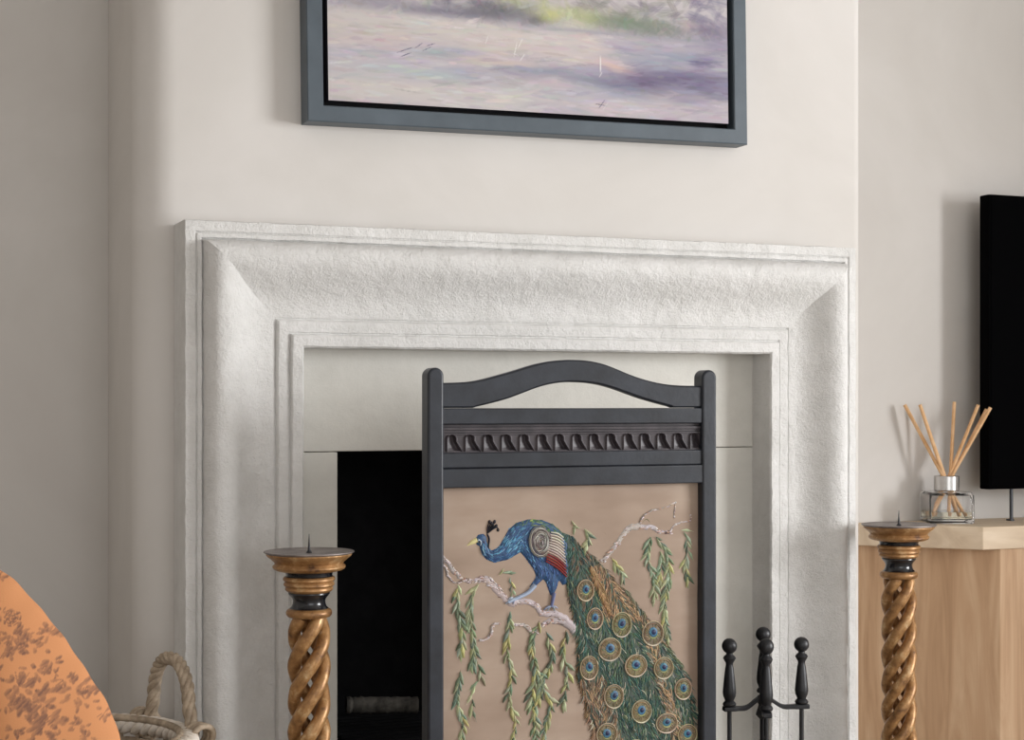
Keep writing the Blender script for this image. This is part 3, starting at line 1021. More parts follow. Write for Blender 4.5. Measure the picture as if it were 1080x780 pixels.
def flow(x, y):
    best = 1e9; an = 0
    for C_, wt in ((SPINE, 1.0), (LEGL, .8 if y > 300 else 1.6), (LEGR, .8 if y > 380 else 2.0)):
        for i_ in range(len(C_) - 1):
            d_ = math.hypot(C_[i_][0] - x, C_[i_][1] - y) * wt
            if d_ < best: best = d_; an = math.atan2(C_[i_ + 1][1] - C_[i_][1], C_[i_ + 1][0] - C_[i_][0])
    return an


for k in range(1700):
    x = RS.uniform(240, 806); y = RS.uniform(88, 500); q = P5m(x, y)
    if not inpoly(q[0], q[1], BODYp): continue
    d = edge_d(q[0], q[1], BODYp)
    a = flow(x, y) + RS.uniform(-.25, .25); L = RS.uniform(3, 6.5)
    e = (q[0] + math.cos(a) * L, q[1] + math.sin(a) * L)
    if not inpoly(e[0], e[1], BODYp): continue
    d2 = edge_d(e[0], e[1], BODYp)
    blues = [(44, 84, 128), (66, 114, 156), (34, 60, 96), (96, 150, 180), (40, 68, 116), (58, 102, 144)]
    if 330 < x < 520 and 200 < y < 290: blues = [(84, 140, 176), (120, 174, 200), (60, 112, 156), (96, 156, 186)]
    if x < 330 and y < 215: blues = [(38, 56, 84), (50, 78, 108), (34, 44, 64), (84, 112, 140)]
    if y > 330: blues = [(46, 78, 128), (70, 104, 158), (34, 56, 96), (92, 130, 176)]
    if y < 132 + max(0, x - 560) * .35 and x > 440: blues = [(76, 106, 66), (104, 134, 76), (54, 86, 66), (150, 166, 90) if 560 < x < 660 else (60, 94, 70)]
    if x > 770: blues = [(36, 66, 60), (50, 82, 70), (30, 52, 50)]
    S(p, [q, e], RS.uniform(.8, 1.5), blues[RS.randrange(len(blues))], h=.8, y=.1 + 2.9 * min(1, min(d, d2) / 5) ** .5, seg=3, cj=.12, taper=(.4, 1, .25))
p.done('peacock_body', EMB, panel, smooth=60, fixn=False)['label'] = 'blue peacock body with green back'
p = Part(base_s)
for k in range(6):
    S(p, [P5m(318, 172), P5m(322 + k * 9, 135), P5m(330 + k * 11, 100 + (k % 3) * 8 + max(0, k - 3) * 12)], 1.6, (26, 28, 36), h=1.6, y=1.2)
    disc(p, *P5m(334 + k * 10, 102 + (k % 3) * 8 + max(0, k - 3) * 16), 1.7, 2.1, (24, 24, 32), 1.5, .8, 12)
S(p, [P5m(320, 172), P5m(330, 200), P5m(326, 240), P5m(330, 262)], 2.0, (22, 26, 36), h=1.5, y=1.5, taper=(.8, 1, .4))
p.done('peacock_crest', EMB, panel, smooth=60, fixn=False)
p = Part(base_s)
S(p, [P5m(258, 205), P5m(230, 216), P5m(198, 236)], 5.6, (214, 200, 142), h=2.4, y=1.0, taper=(1, .8, .08), seg=6, cj=.02)
p.done('beak', EMB, panel, smooth=60, fixn=False)['label'] = 'pale yellow beak'
p = Part(base_s)
S(p, [P5m(262, 196), P5m(280, 214), P5m(276, 238)], 1.3, (190, 204, 212), h=.8, y=3.0)
S(p, [P5m(288, 232), P5m(292, 262), P5m(306, 296)], 1.0, (150, 184, 204), h=.8, y=3.0)
disc(p, *P5m(268, 210), 1.5, 1.9, (176, 190, 200), .6, 3.0, 14); disc(p, *P5m(268, 213), 1.1, 1.2, (20, 22, 30), .6, 3.7, 12)
p.done('eye', EMB, panel, smooth=60, fixn=False)
# wing: grey scrolled shoulder and striped quills
p = Part(base_s)
WING = [(565, 180), (590, 145), (640, 135), (680, 150), (700, 168), (766, 190), (782, 300), (784, 440), (770, 446), (700, 380), (650, 335), (600, 300), (570, 245)]
pad(p, [P5m(*q) for q in WING], (104, 88, 80), 4.0, 1.2)
for k in range(9):
    s_ = 1 - k * .105
    o = ell(*P5m(625 + k * 2, 224 + k), 11.5 * s_, 16.5 * s_, 22, -.1); o = o[k * 2:] + o[:k * 2 + 2]
    S(p, o[:20], 1.0, [(150, 146, 142), (188, 182, 174), (120, 114, 112)][k % 3], h=1.3, y=3.8, taper=(.7, 1, .7), sm_=1)
for k in range(46):
    a0 = RS.uniform(0, 6.28); r0 = RS.uniform(.2, .95); cxx, cyy = P5m(625 + RS.uniform(-10, 10), 224 + RS.uniform(-12, 12))
    arc = [(cxx + 10.5 * r0 * math.cos(a0 + j * .3), cyy + 15 * r0 * math.sin(a0 + j * .3)) for j in range(RS.randrange(4, 8))]
    S(p, arc, .8, [(196, 190, 184), (150, 144, 140), (108, 100, 98), (176, 170, 166)][k % 4], h=1.0, y=4.3, seg=3)
for k in range(13):
    t_ = k / 12
    a = (688 - 30 * t_, 172 + 168 * t_); b = (762 + 20 * t_, 205 + 232 * t_)
    c = (214, 204, 192) if k < 9 else (142, 50, 48)
    if k in (7, 8): c = (196, 178, 168)
    S(p, [P5m(*a), P5m((a[0] + b[0]) / 2 + 4, (a[1] + b[1]) / 2 - 8), P5m(*b)], 1.7, c, h=1.5, y=3.9, taper=(.6, 1, .8), cj=.05)
    if k < 12: S(p, [P5m(a[0], a[1] + 9), P5m(b[0], b[1] + 10)], 1.0, (110, 66, 56) if k < 7 else (96, 36, 36), h=1.0, y=3.9)
p.done('peacock_wing', EMB, panel, smooth=60, fixn=False)['label'] = 'grey scrolled wing with cream and red stripes'
# legs and feet
p = Part(base_s)
S(p, [P5m(600, 478), P5m(560, 520), P5m(500, 548), P5m(440, 572)], 3.6, (150, 160, 182), h=2.6, y=1.6, taper=(1.3, 1, .9), seg=6)
for (a, b) in (((500, 545), (425, 580)), ((480, 555), (470, 585)), ((470, 545), (440, 560)), ((500, 548), (520, 540))):
    S(p, [P5m(*a), P5m((a[0] + b[0]) / 2, (a[1] + b[1]) / 2 - 6), P5m(*b)], 2.2, (166, 170, 188), h=2.0, y=2.2, seg=5)
S(p, [P5m(712, 530), P5m(706, 570), P5m(696, 612)], 3.0, (96, 112, 146), h=2.4, y=1.6, taper=(1.3, 1, .9), seg=6)
for b in ((650, 628), (672, 634), (735, 622), (716, 636)):
    S(p, [P5m(698, 606), P5m((698 + b[0]) / 2, 610), P5m(*b)], 2.2, (150, 156, 176), h=1.9, y=2.2, seg=5)
p.done('peacock_legs', EMB, panel, smooth=60, fixn=False)['label'] = 'pale blue grey legs and feet'

# ------------------------------------------------------------------ candlesticks
gm = NT('aged_gilt', .40, .35, spec=.5)
n1 = gm.noise(45, 6, .65)
gm.base(gm.ramp(n1, [(.28, lin((78, 52, 36))), (.40, lin((136, 98, 60))), (.55, lin((168, 126, 80))), (.66, lin((196, 164, 122))), (.78, lin((222, 206, 184)))]))
gm.norm(gm.bump(gm.noise(60, 4), .35, .0016))
GILT = gm.m
BLACKL = mat_simple('black_lacquer', (14, 15, 20), .22, 0, (24, 26, 32), 40, .2, 90, .0008, spec=.6)
PEWTER = mat_simple('tarnished_pan', (112, 104, 102), .45, .5, (150, 142, 138), 40, .3, 120, .0008)
TOPZ = CZ - .2375
U = .000468 * 1.0


def candlestick(loc, label, grp):
    c = thing('candlestick', label, 'candlestick', loc, grp)
    T = TOPZ
    p = MB(); p.lathe([(.0005, T - 5 * U), (.055, T - 5 * U), (.064, T - 3 * U), (.0695, T), (.0722, T + .0005), (.0726, T - 2 * U), (.070, T - 5 * U), (.0685, T - 7 * U), (.0005, T - 7 * U)], cap=False); p.build('drip_pan', PEWTER, c, smooth=50)
    p = MB(); p.lathe([(.0065, T - 7 * U), (.0055, T - 6 * U), (.0024, T + 4 * U), (.0018, T + 20 * U), (.0004, T + 60 * U)], n=14); p.build('spike', IRON, c, smooth=60)
    pr = [(.01, T - 14 * U), (.062, T - 12 * U), (.069, T - 6 * U), (.0695, T - 9 * U)]
    pr = [(.02, -16), (.148 / U * U * .46 / .46, 0)]
    prof1 = [(20, -8), (146, -7), (147, -10), (143, -16), (132, -24), (121, -34), (117, -40), (119, -44), (124, -48), (125, -53), (120, -60), (110, -64), (98, -67), (82, -69), (20, -70)]
    p = MB(); p.lathe([(r * U, T + z * U) for r, z in prof1], n=48); p.build('cup', GILT, c, smooth=40)
    p = MB(); p.lathe([(r * U, T + z * U) for r, z in [(20, -69), (84, -69), (80, -74), (79, -82), (82, -86), (20, -86)]], n=40); p.build('neck', BLACKL, c, smooth=40)
    prof2 = [(20, -85), (84, -85), (89, -90), (89, -97), (84, -101), (82, -103), (86, -107), (87, -114), (82, -119), (80, -121), (82, -124), (82, -130), (76, -136), (68, -140), (20, -141)]
    p = MB(); p.lathe([(r * U, T + z * U) for r, z in prof2], n=48); p.build('collar', GILT, c, smooth=40)
    p = MB(); p.lathe([(r * U, T + z * U) for r, z in [(20, -140), (70, -140), (71, -144), (66, -150), (58, -160), (55, -168), (56, -178), (60, -188), (66, -194), (20, -196)]], n=40); p.build('neck', BLACKL, c, smooth=40)
    prof3 = [(10, -194), (68, -195), (76, -200), (79, -208), (78, -216), (72, -223), (62, -226), (10, -228)]
    p = MB(); p.lathe([(r * U, T + z * U) for r, z in prof3], n=48); p.build('collar', GILT, c, smooth=40)
    z1 = T - 222 * U; z0 = .155
    R, r = .0235, .0113; P = .213
    for k in range(4):
        p = MB(); pts = []
        N = 110
        for i in range(N + 1):
            z = z1 + (z0 - z1) * i / N
            a = 2 * math.pi * ((z - z1) / P) + math.pi / 2 * k - 1.0
            e = min(1, min(i, N - i) / 6)
            pts.append((R * math.cos(a) * (.8 + .2 * e), R * math.sin(a) * (.8 + .2 * e), z))
        p.tube(pts, [r * (.96 + .04 * math.sin(i * .7)) for i in range(N + 1)], 14)
        p.build('twisted_strand', GILT, c, smooth=60)
    p = MB(); p.lathe([(.01, 0), (.088, 0), (.092, .008), (.092, .022), (.086, .03), (.074, .036), (.066, .05), (.048, .07), (.036, .085), (.034, .10), (.04, .112), (.046, .122), (.046, .132), (.04, .142), (.038, .15), (.042, .158), (.04, .166), (.01, .168)], n=48)
    p.build('base', GILT, c, smooth=40)
    return c


cl = atd(326, 577, 2.586); cr = atd(948, 556, 3.16)
candlestick((cl.x, cl.y, 0), 'gilt barley twist pricket candlestick standing left of the fire screen', 'pair of gilt candlesticks')
c2 = candlestick((cr.x, cr.y, 0), 'gilt barley twist pricket candlestick standing in front of the oak cabinet', 'pair of gilt candlesticks')
c2.rotation_euler = (0, 0, .25)

# ------------------------------------------------------------------ companion set
tc = at(805, 745, -.235)
S5 = 5.571                                     # px per unit in the tools crop
def tz(y): return at(805, 640 + y / S5, -.235).z
KT = (at(816, 700, -.235).x - at(796, 700, -.235).x) / 20     # metres per px there
KZ = tz(0) - tz(S5)


def handle_prof(s=1.0):
    """from the top ball downwards, (radius px, drop px)"""
    ball = [(8.0 * math.sin(math.radians(a)), 7.9 - 7.9 * math.cos(math.radians(a))) for a in range(0, 156, 12)]
    rest = [(3.4, 15.2), (3.6, 16.6), (5.6, 18.2), (6.8, 20.2), (5.6, 22.6), (3.9, 25.2), (3.8, 27.5), (4.6, 31), (5.6, 40), (6.6, 49), (7.1, 55), (6.6, 59), (5.0, 62.5), (4.6, 64), (6.2, 65.5), (7.2, 67.2), (6.4, 69), (3.0, 70)]
    return [(max(r, .05) * KZ, -d * KZ) for r, d in ball + rest]


st = thing('fireplace_tool_stand', 'black iron companion stand with ball finial beside the fire screen', 'tool stand', (tc.x, tc.y, 0))
zfin = tz(115)
p = MB(); p.lathe([(r, z + zfin) for r, z in handle_prof()], n=28, cap=False); p.build('finial', IRON, st, smooth=50)
zar = tz(590)
p = MB(); p.tube([(0, 0, .02), (0, 0, zfin - 68 * KZ)], .0065, 12); p.build('pole', IRON, st)
R_ = 42.5 * KZ
AN = [math.pi - .22, -.20, -math.pi / 2 - .44, math.pi / 2 - .42]
for k, a in enumerate(AN[:3]):
    rr = R_ * (.87, 1.0, .9)[k]
    pts = []
    for i in range(15):
        t = i / 14
        zc = zar + (.020 if k < 2 else .012) * (0.5 + 0.5 * math.cos(math.pi * min(1, t / .5)))
        pts.append((math.cos(a) * rr * 1.18 * t, math.sin(a) * rr * 1.18 * t, zc))
    p = MB()
    vs = []; fs = []
    for i, q in enumerate(pts):
        wv_ = .0055 if i < 10 else .0085
        tdir = Vector((-math.sin(a), math.cos(a), 0)) * wv_
        hh = .0042
        for (s_, z_) in ((-1, -1), (1, -1), (1, 1), (-1, 1)):
            vs.append((q[0] + tdir.x * s_, q[1] + tdir.y * s_, q[2] + hh * z_))
    fs = [(i * 4 + j, i * 4 + (j + 1) % 4, (i + 1) * 4 + (j + 1) % 4, (i + 1) * 4 + j) for i in range(14) for j in range(4)] + [(3, 2, 1, 0), (56, 57, 58, 59)]
    p.add(vs, fs); p.build('arm', IRON, st, bevel=.0015)
p = MB(); p.lathe([(.004, zar + .026), (.012, zar + .022), (.014, zar + .014), (.010, zar + .006), (.013, zar - .004), (.016, zar - .012), (.008, zar - .02)], n=6); p.build('boss', IRON, st, smooth=30)
p = MB(); p.lathe([(.004, 0), (.085, 0), (.088, .006), (.078, .014), (.05, .02), (.02, .028), (.008, .04)], n=40); p.build('base_plate', IRON, st, smooth=40)
TL = [('poker', 'black iron ball handled poker hanging left on the tool stand', 188), ('hearth_brush', 'black iron ball handled hearth brush hanging right on the tool stand', 176), ('hearth_shovel', 'black iron ball handled shovel hanging in front of the stand', 186)]
for k, (nm, lab, ytop) in enumerate(TL):
    a = AN[k]; rr = R_ * (.87, 1.0, .72)[k]
    loc = (tc.x + math.cos(a) * rr, tc.y + math.sin(a) * rr, zar + .0045)
    t = thing(nm, lab, {'poker': 'poker', 'hearth_brush': 'brush', 'hearth_shovel': 'shovel'}[nm], loc, 'fireside tools on the stand')
    zt_ = (71.5, 71.0, 75.0)[k] * KZ
    p = MB(); p.lathe([(r, z * zt_ / (69.6 * KZ) + zt_) for r, z in handle_prof()], n=28, cap=False); p.build('handle', IRON, t, smooth=50)
    p = MB(); p.tube([(0, 0, zt_ - 68 * KZ), (0, 0, -.25)], .0042, 10)
    if k == 0:
        p.tube([(0, 0, -.19), (.004, 0, -.2), (.02, 0, -.205), (.026, 0, -.195)], .004, 8)
    p.build('shaft', IRON, t)
    if k == 1:
        p = MB(); p.lathe([(.006, -.18), (.014, -.185), (.016, -.2), (.02, -.27), (.004, -.275)], n=20); p.build('bristles', IRON, t, smooth=40)
    if k == 2:
        p = MB(); p.box(-.026, .026, -.003, .0, -.28, -.20); p.box(-.028, -.025, -.014, 0, -.28, -.20); p.box(.025, .028, -.014, 0, -.28, -.20); p.build('blade', IRON, t, bevel=.001)

# ------------------------------------------------------------------ oak cabinet
HT = .280
zc = CZ - HT
fc = atd(1037, 555.6, HT * F / 130.6)          # front left top corner of the slab
bx = at(894, 548, ALC).x
RX = fc.x + 1.2
cab = thing('oak_cabinet', 'pale oak cabinet with canted left side standing in the right alcove', 'cabinet', (fc.x + .6, (fc.y + ALC) / 2, 0))
cb = cab.location.copy()
SLB = .052
dirv = Vector((bx - fc.x, ALC - .002 - fc.y))
slab = [(fc.x, fc.y), (RX, fc.y), (RX, ALC - .002), (bx, ALC - .002)]
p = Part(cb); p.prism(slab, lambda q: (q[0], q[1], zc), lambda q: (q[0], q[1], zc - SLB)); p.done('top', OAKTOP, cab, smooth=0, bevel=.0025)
o_ = at(1055, 600, fc.y + .006).x - fc.x
body = [(fc.x + o_, fc.y + .006), (RX - .02, fc.y + .006), (RX - .02, ALC - .004), (bx + .012, ALC - .004)]
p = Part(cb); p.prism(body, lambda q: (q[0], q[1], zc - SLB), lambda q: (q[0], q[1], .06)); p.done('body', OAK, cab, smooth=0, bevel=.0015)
pl_ = [(q[0] + (.015 if i in (0, 3) else -.01), q[1] + (.015 if i < 2 else 0)) for i, q in enumerate(body)]
p = Part(cb); p.prism(pl_, lambda q: (q[0], q[1], .06), lambda q: (q[0], q[1], 0)); p.done('plinth', OAK, cab, smooth=0)
for k in range(2):
    x0 = fc.x + o_ + .13 + k * .53
    p = Part(cb); p.box(x0, x0 + .50, fc.y - .003, fc.y + .006, .09, zc - SLB - .03)
    d = p.done('door', OAK, cab, bevel=.002)
    p = Part(cb); hx = x0 + (.45 if k == 0 else .05)
    p.tube([(hx, fc.y - .004, .38), (hx, fc.y - .025, .38), (hx, fc.y - .025, .48), (hx, fc.y - .004, .48)], .005, 8)
    p.done('handle', IRON, d)

# television
TY = ALC - .10
t0 = at(1044, 516, TY); t1 = at(1042, 204.5, TY)
TVL = (t0.x + t1.x) / 2
SCR = mat_simple('black_screen', (3, 3, 4), .85, spec=.03)
tvl = (TVL + .55, TY, zc)
tv = thing('television', 'black flat screen television standing on the oak cabinet', 'television', tvl)
p = Part(tvl); p.box(TVL, TVL + 1.04, TY, TY + .035, t0.z, t1.z); p.done('casing', SCR, tv, bevel=.003)
p = Part(tvl); p.box(TVL + .006, TVL + 1.034, TY - .0015, TY, t0.z + .012, t1.z - .006); p.done('screen', SCR, tv, smooth=0)
TVS = mat_simple('grey_metal_leg', (70, 72, 76), .4, .6)
lx = at(1066, 530, TY + .01).x
for x in (lx, TVL + 1.04 - (lx - TVL)):
    p = Part(tvl)
    p.tube([(x + .006, TY + .015, t0.z + .03), (x + .003, TY + .012, t0.z - .02), (x, TY + .008, zc + .004)], .0042, 10)
    p.box(x - .005, x + .005, TY + .003, TY + .02, zc, zc + .004)
    p.done('leg', TVS, tv, smooth=40)

# reed diffuser
dB = atd(998.5, 548.8, 3.79)
dB.z = zc
g_ = NT('clear_glass', .03, 0, (1, 1, 1)); g_.b.inputs['Transmission Weight'].default_value = 1; g_.b.inputs['IOR'].default_value = 1.25
GLASS = g_.m
oil = NT('pale_oil', .02, 0, lin((255, 250, 226))); oil.b.inputs['Transmission Weight'].default_value = 1; oil.b.inputs['IOR'].default_value = 1.36
K7 = 3.79 / F                                  # metres per px there
df = thing('reed_diffuser', 'clear glass reed diffuser bottle with silver collar on the oak cabinet', 'diffuser', (dB.x, dB.y, zc))
df.rotation_euler = (0, 0, -TH)


def rsq(h, r, z, n=6):
    out = []
    for (sx, sy, a0) in ((1, 1, 0), (-1, 1, 90), (-1, -1, 180), (1, -1, 270)):
        for k in range(n + 1):
            a = math.radians(a0 + 90 * k / n)
            out.append((sx * (h - r) + r * math.cos(a), sy * (h - r) + r * math.sin(a), z))
    return out


def loft(mbx, rings, caps=(True, True)):
    n = len(rings[0]); vs = [v for r in rings for v in r]
    fs = [(i * n + k, i * n + (k + 1) % n, (i + 1) * n + (k + 1) % n, (i + 1) * n + k) for i in range(len(rings) - 1) for k in range(n)]
    if caps[0]: fs.append(tuple(range(n - 1, -1, -1)))
    if caps[1]: fs.append(tuple((len(rings) - 1) * n + k for k in range(n)))
    mbx.add(vs, fs)


hw = 23.5 * K7
p = MB()
outer = [rsq(hw - .003, .006, 0), rsq(hw, .008, .003), rsq(hw, .008, 29 * K7), rsq(hw - .004, .010, 32.5 * K7), rsq(12 * K7, 11.9 * K7, 33.5 * K7), rsq(11 * K7, 10.9 * K7, 36 * K7)]
inner = [rsq(10 * K7, 9.9 * K7, 36 * K7), rsq(10.5 * K7, 10.4 * K7, 31.5 * K7), rsq(hw - .008, .008, 29 * K7), rsq(hw - .005, .006, 25 * K7), rsq(hw - .005, .006, 5 * K7), rsq(hw - .008, .004, 4 * K7)]
loft(p, outer + inner, (True, True)); p.build('glass_bottle', GLASS, df, smooth=40)
p = MB(); loft(p, [rsq(hw - .0055, .005, 4.4 * K7), rsq(hw - .0055, .005, 12 * K7)]); p.build('oil', oil.m, df, smooth=40)
SILV = mat_simple('brushed_silver', (206, 204, 202), .25, .85)
p = MB(); p.lathe([(9.4 * K7, 33.8 * K7), (12.6 * K7, 33.8 * K7), (13.2 * K7, 34.4 * K7), (13.2 * K7, 48.6 * K7), (12.6 * K7, 49.2 * K7), (9.4 * K7, 49.2 * K7), (9.4 * K7, 33.8 * K7)], n=40, cap=False)
p.build('collar', SILV, df, smooth=40)
REED = mat_simple('rattan_reed', (214, 166, 116), .7, 0, (232, 192, 148), 40, .1, 200, .0005)
for (bx_, by_, tx_, ty_, dy) in ((-4, 0, -43, 124, .01), (-3, 1, -30, 124, -.012), (-2, 2, -25, 123, .02), (4, 0, 10, 127, .012), (3, 2, 31, 124, -.014), (5, -2, 45.5, 121, -.004), (6, 2, 44, 119, .012)):
    p = MB()
    tx3 = Vector((tx_ * K7, dy * 1.3, ty_ * K7)); b3 = Vector((bx_ * K7, by_ * K7 * .5, 49 * K7))
    d = (tx3 - b3); lo = b3 - d * (42 * K7 / d.z)
    lo.x = max(-.04, min(.04, lo.x))
    p.tube([lo, b3, tx3], 1.9 * K7, 10); p.build('reed', REED, df)

# ------------------------------------------------------------------ wicker basket
WK = mat_simple('grey_wicker', (142, 126, 106), .6, 0, (188, 170, 148), 60, .4, 220, .001)
WKW = mat_simple('bleached_wicker', (214, 202, 186), .6, 0, (238, 230, 220), 60, .4, 220, .001)
DB = 2.52
kb = DB / F
bc = atd(70, 787, DB)                          # centre of the rim
Rb = 126 * kb
bk = thing('wicker_basket', 'grey wicker basket with twisted loop handles behind the orange cushion', 'basket', (bc.x, bc.y, 0))
zr = bc.z
p = MB()                                       # woven wall: horizontal canes in and out of stakes
NS = 36
rowsb = int((zr - .02) / .0105)
for r_i in range(rowsb):
    z = .01 + r_i * .0105
    rad = Rb * (.80 + .20 * (z / zr) ** .8)
    pts = []
    for k in range(NS * 4):
        a = 2 * math.pi * k / (NS * 4)
        rr = rad + .0045 * math.cos(a * NS / 2 + math.pi * r_i) * 1.0
        pts.append((rr * math.cos(a), rr * math.sin(a), z))
    p.tube(pts, .0058, 6, closed=True)
p.build('woven_wall', WK, bk, smooth=60)
p = MB()
for k in range(NS):
    a = 2 * math.pi * (k + .5) / NS
    pts = [((Rb * (.80 + .20 * (z / zr) ** .8)) * math.cos(a), (Rb * (.80 + .20 * (z / zr) ** .8)) * math.sin(a), z) for z in [i * zr / 10 for i in range(11)]]
    p.tube(pts, .0042, 6)
p.build('stakes', WK, bk, smooth=60)
p = MB(); p.lathe([(.001, .004), (Rb * .8, .004), (Rb * .8, .014), (.001, .014)], n=36); p.build('bottom', WK, bk, smooth=40)
# braided rim, half of it bleached
HA = math.radians(43) - TH * 1.0              # direction of the visible handle
for part, m_, nstr, ph0 in (('braided_rim', WKW, 4, 0), ('rim_cane', WK, 1, .4)):
    p = MB()
    for s_ in range(nstr):
        pts = []; N = 260
        for k in range(N):
            a = 2 * math.pi * k / N
            tw = a * 15 + s_ * 2 * math.pi / max(nstr, 1) + ph0
            rt_ = .0105 if nstr > 1 else .0
            rr = Rb + rt_ * math.cos(tw) + (0 if nstr > 1 else -.012); z = zr + rt_ * .9 * math.sin(tw) + (0 if nstr > 1 else .012)
            pts.append((rr * math.cos(a), rr * math.sin(a), z))
        p.tube(pts, .0078 if nstr > 1 else .006, 10, closed=True)
    p.build(part, m_, bk, smooth=60)
for HAk in (HA, HA + math.pi):
    p = MB()
    ctr = Vector((Rb * math.cos(HAk), Rb * math.sin(HAk), zr - .015)); tg = Vector((-math.sin(HAk), math.cos(HAk), 0)); rd = Vector((math.cos(HAk), math.sin(HAk), 0))
    hwid = .062; hh = .133
    for s_ in range(4):
        pts = []; N = 90
        for k in range(N + 1):
            t = k / N; a = math.pi * t
            cx_ = -math.copysign(abs(math.cos(a)) ** .85, math.cos(a)); cz_ = math.sin(a) ** .72
            flare = 1.0 - .12 * (abs(.5 - t) * 2) ** 3 + .22 * max(0, abs(.5 - t) * 2 - .8) / .2
            c_ = ctr + tg * (cx_ * hwid * flare) + Vector((0, 0, cz_ * hh))
            n_ = (tg * (cx_) + Vector((0, 0, math.sin(a)))).normalized()
            tw = t * 2 * math.pi * 4.5 + s_ * math.pi / 2
            pts.append(c_ + n_ * (.0062 * math.cos(tw)) + rd * (.0062 * math.sin(tw)))
        p.tube(pts, .0054, 9)
    # lashing canes where the loop meets the rim
    for sg in (-1, 1):
        for j in range(3):
            q = ctr + tg * (sg * (hwid * 1.2 - .003 + j * .011)); pts = []
            for k in range(20):
                a = 2 * math.pi * k / 20
                pts.append(q + rd * (.021 * math.cos(a)) + Vector((0, 0, .015 + .021 * math.sin(a))) + tg * (sg * .008 * math.sin(a)))
            p.tube(pts, .0048, 8, closed=True)
    p.build('loop_handle', WK, bk, smooth=60)

# ------------------------------------------------------------------ seat and cushion at the left
DC = 1.5
cc = atd(-80, 790, DC)
kc = DC / F
half = 188 * kc
ang = math.radians(36)
FAB = mat_simple('beige_upholstery', (170, 160, 148), .9, 0, (180, 170, 158), 60, .2, 400, .0006)
NG = 330
u = np.linspace(-1, 1, NG)
A, Bq = np.meshgrid(u, u)
# square grid -> superellipse disc
pw = 3.0
mxr = np.maximum(np.abs(A), np.abs(Bq)) + 1e-9
th = np.arctan2(Bq, A)
rse = (np.abs(np.cos(th)) ** pw + np.abs(np.sin(th)) ** pw) ** (-1 / pw)
rad = mxr
PX_ = rad * rse * np.cos(th); PZ_ = rad * rse * np.sin(th)
mxr = np.minimum(mxr, 1.0); thick = .062 * np.clip(1 - mxr ** 2.2, 0, 1) ** .62
# the print, painted in photo pixels around the cushion's centre
cpx, cpy = -80.0, 790.0
ca, sa = math.cos(ang), math.sin(ang)
WX = (PX_ * ca - PZ_ * sa); WZ = (PX_ * sa + PZ_ * ca)
GXp = cpx + WX * half / kc; GYp = cpy - WZ * half / kc
pat = np.zeros_like(GXp)
rc = np.random.default_rng(4)


def petal(x, y, L, wd, a, al=.8):
    dx, dy = math.cos(a), math.sin(a)
    cx_, cy_ = x + dx * L / 2, y + dy * L / 2
    m = (np.abs(GXp - cx_) < L) & (np.abs(GYp - cy_) < L)
    if not m.any(): return
    X = GXp[m] - cx_; Y = GYp[m] - cy_
    aa = (X * dx + Y * dy) / (L / 2); bb = (-X * dy + Y * dx) / (wd / 2)
    d = aa * aa + bb * bb
    pat[m] = np.maximum(pat[m], np.clip((1 - d) * 3, 0, 1) * al * (.8 + .2 * np.sin(X * .9 + Y * .7)))


def spray(x, y, s, n=12, dirn=None):
    a0 = rc.uniform(0, 6.28) if dirn is None else dirn
    for k in range(n):
        a = a0 + rc.normal(0, .9) + (math.pi if k % 3 == 0 else 0)
        r = rc.uniform(0, s)
        px_, py_ = x + math.cos(a) * r, y + math.sin(a) * r
        petal(px_, py_, rc.uniform(.45, .8) * s + 2.5, rc.uniform(.2, .34) * s + 1.4, a + rc.uniform(-.9, .9), rc.uniform(.45, .85))
    for k in range(3):
        petal(x, y, s * 1.5, 1.3, a0 + rc.normal(0, .5), .7)


def rose(x, y, r):
    for q in range(3):
        for k in range(7 - q):
            a = 2 * math.pi * k / (7 - q) + q
            rr = r * (1 - q * .3)
            petal(x + math.cos(a) * rr - math.cos(a + 1.57) * r * .35, y + math.sin(a) * rr - math.sin(a + 1.57) * r * .35, r * .75, r * .26, a + 1.57, .85)
    petal(x - 1.5, y, 4, 3, 0, .8)


def q6(x, y): return x / 3.9, 580 + y / 3.9


rose(*q6(85, 265), 7)
spray(*q6(45, 240), 5, 5)
for (x, y, s, n) in ((95, 330, 10, 12), (120, 360, 9, 12), (80, 380, 8, 9), (150, 370, 8, 8), (215, 340, 9, 10), (240, 440, 9, 8), (190, 470, 9, 7), (45, 480, 8, 8), (140, 530, 13, 14), (180, 570, 15, 20), (230, 600, 15, 18),
                     (250, 660, 14, 18), (215, 690, 12, 14), (130, 690, 8, 8), (335, 560, 11, 13), (370, 600, 9, 8), (290, 515, 7, 7), (360, 695, 7, 9), (395, 745, 7, 7), (30, 660, 9, 9), (40, 745, 12, 12), (10, 190, 5, 6), (15, 105, 5, 6),
                     (5, 365, 7, 8), (20, 560, 9, 9), (440, 660, 6, 6), (285, 740, 7, 8), (100, 590, 7, 7), (40, 310, 4, 4), (260, 490, 4, 4)):
    spray(*q6(x, y), s * .9, int(n * 1.2))
rose(*q6(35, 760), 10)
for k in range(150):
    x = rc.uniform(-300, 140); y = rc.uniform(590, 1010)
    if x > -6 and y < 790: continue
    spray(x, y, rc.uniform(6, 13), 10)
cA = np.array(lin((202, 141, 97))); cB = np.array(lin((96, 74, 70)))
colr = cA[None, None] * (1 - pat[..., None]) + cB[None, None] * pat[..., None]
vs = []; allc = []; fs = []
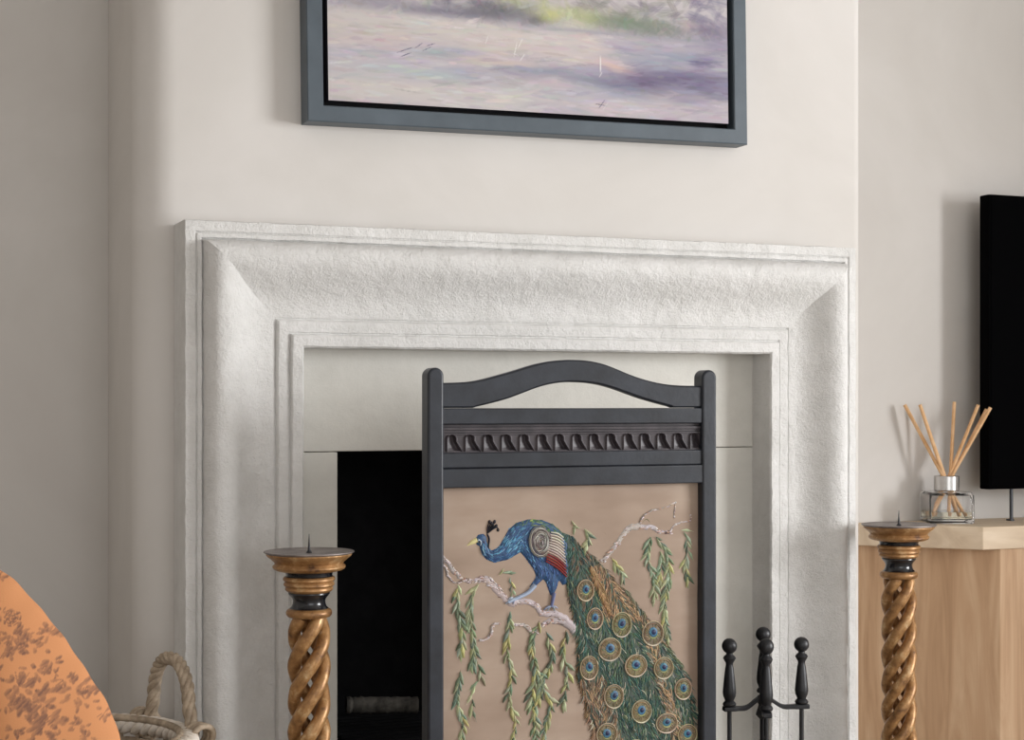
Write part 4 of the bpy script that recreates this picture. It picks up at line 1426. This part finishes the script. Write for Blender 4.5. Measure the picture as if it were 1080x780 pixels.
# in-plane axes of the cushion: turned a little from the camera, leaning back
rgt = Vector((math.cos(TH), -math.sin(TH), 0)); bkd = Vector((math.sin(TH), math.cos(TH), 0)); upv = Vector((0, 0, 1))
wr = np.vectorize(lambda a, b: noise.noise(Vector((a * 2.2, b * 2.2, 4))))(PX_[::6, ::6], PZ_[::6, ::6])
wr = np.repeat(np.repeat(wr, 6, 0), 6, 1)[:NG, :NG]
ker = np.ones(9) / 9
for _ in range(3):
    wr = np.apply_along_axis(lambda r: np.convolve(np.pad(r, 4, 'edge'), ker, 'valid'), 0, wr)
    wr = np.apply_along_axis(lambda r: np.convolve(np.pad(r, 4, 'edge'), ker, 'valid'), 1, wr)
R3 = np.array(rgt); B3 = np.array(bkd); U3 = np.array(upv)
C3 = np.array(cc)
for sgn in (-1, 1):
    tk = sgn * thick * (1 + .22 * wr)
    ew = 1 + .003 * np.sin(th * 13 + 1) * mxr ** 4 + .003 * np.sin(th * 31) * mxr ** 4
    P = R3 * (WX * half * ew)[..., None] + U3 * (WZ * half * ew)[..., None] + B3 * tk[..., None]
    vs.append(P.reshape(-1, 3)); allc.append(colr.reshape(-1, 3))
V = np.concatenate(vs); Cc = np.concatenate(allc)
ii, jj = np.mgrid[0:NG - 1, 0:NG - 1]
i0 = (ii * NG + jj).ravel()
f1 = np.stack([i0, i0 + 1, i0 + NG + 1, i0 + NG], -1)
f2 = f1[:, ::-1] + NG * NG
p = MB(); p.v = V.tolist(); p.f = np.concatenate([f1, f2]).tolist(); p.c = Cc.tolist()
cu = p.build('cushion', mat_attr('printed_cotton', .85, .3, 700, .0006, spec=.15), None, smooth=180, fixn=False)
bmw = bmesh.new(); bmw.from_mesh(cu.data)
bmesh.ops.remove_doubles(bmw, verts=bmw.verts, dist=.00025)
bmesh.ops.recalc_face_normals(bmw, faces=bmw.faces)
bmw.to_mesh(cu.data); bmw.free()
cu.location = cc
tag(cu, 'orange cushion with a brown floral print in the left foreground', 'cushion')

seat_z = cc.z - 210 * kc
sl = (cc.x - .25, cc.y, 0)
sf = thing('upholstered_bench', 'beige upholstered bench seat under the orange cushion', 'bench', sl)
p = Part(sl); p.box(sl[0] - .5, sl[0] + .38, sl[1] - .5, sl[1] + .3, .16, seat_z); p.done('seat', FAB, sf, bevel=.02)
for sx in (-.45, .33):
    for sy in (-.45, .25):
        p = Part(sl); p.box(sl[0] + sx - .02, sl[0] + sx + .02, sl[1] + sy - .02, sl[1] + sy + .02, 0, .16); p.done('leg', DARKWOOD, sf, bevel=.003)
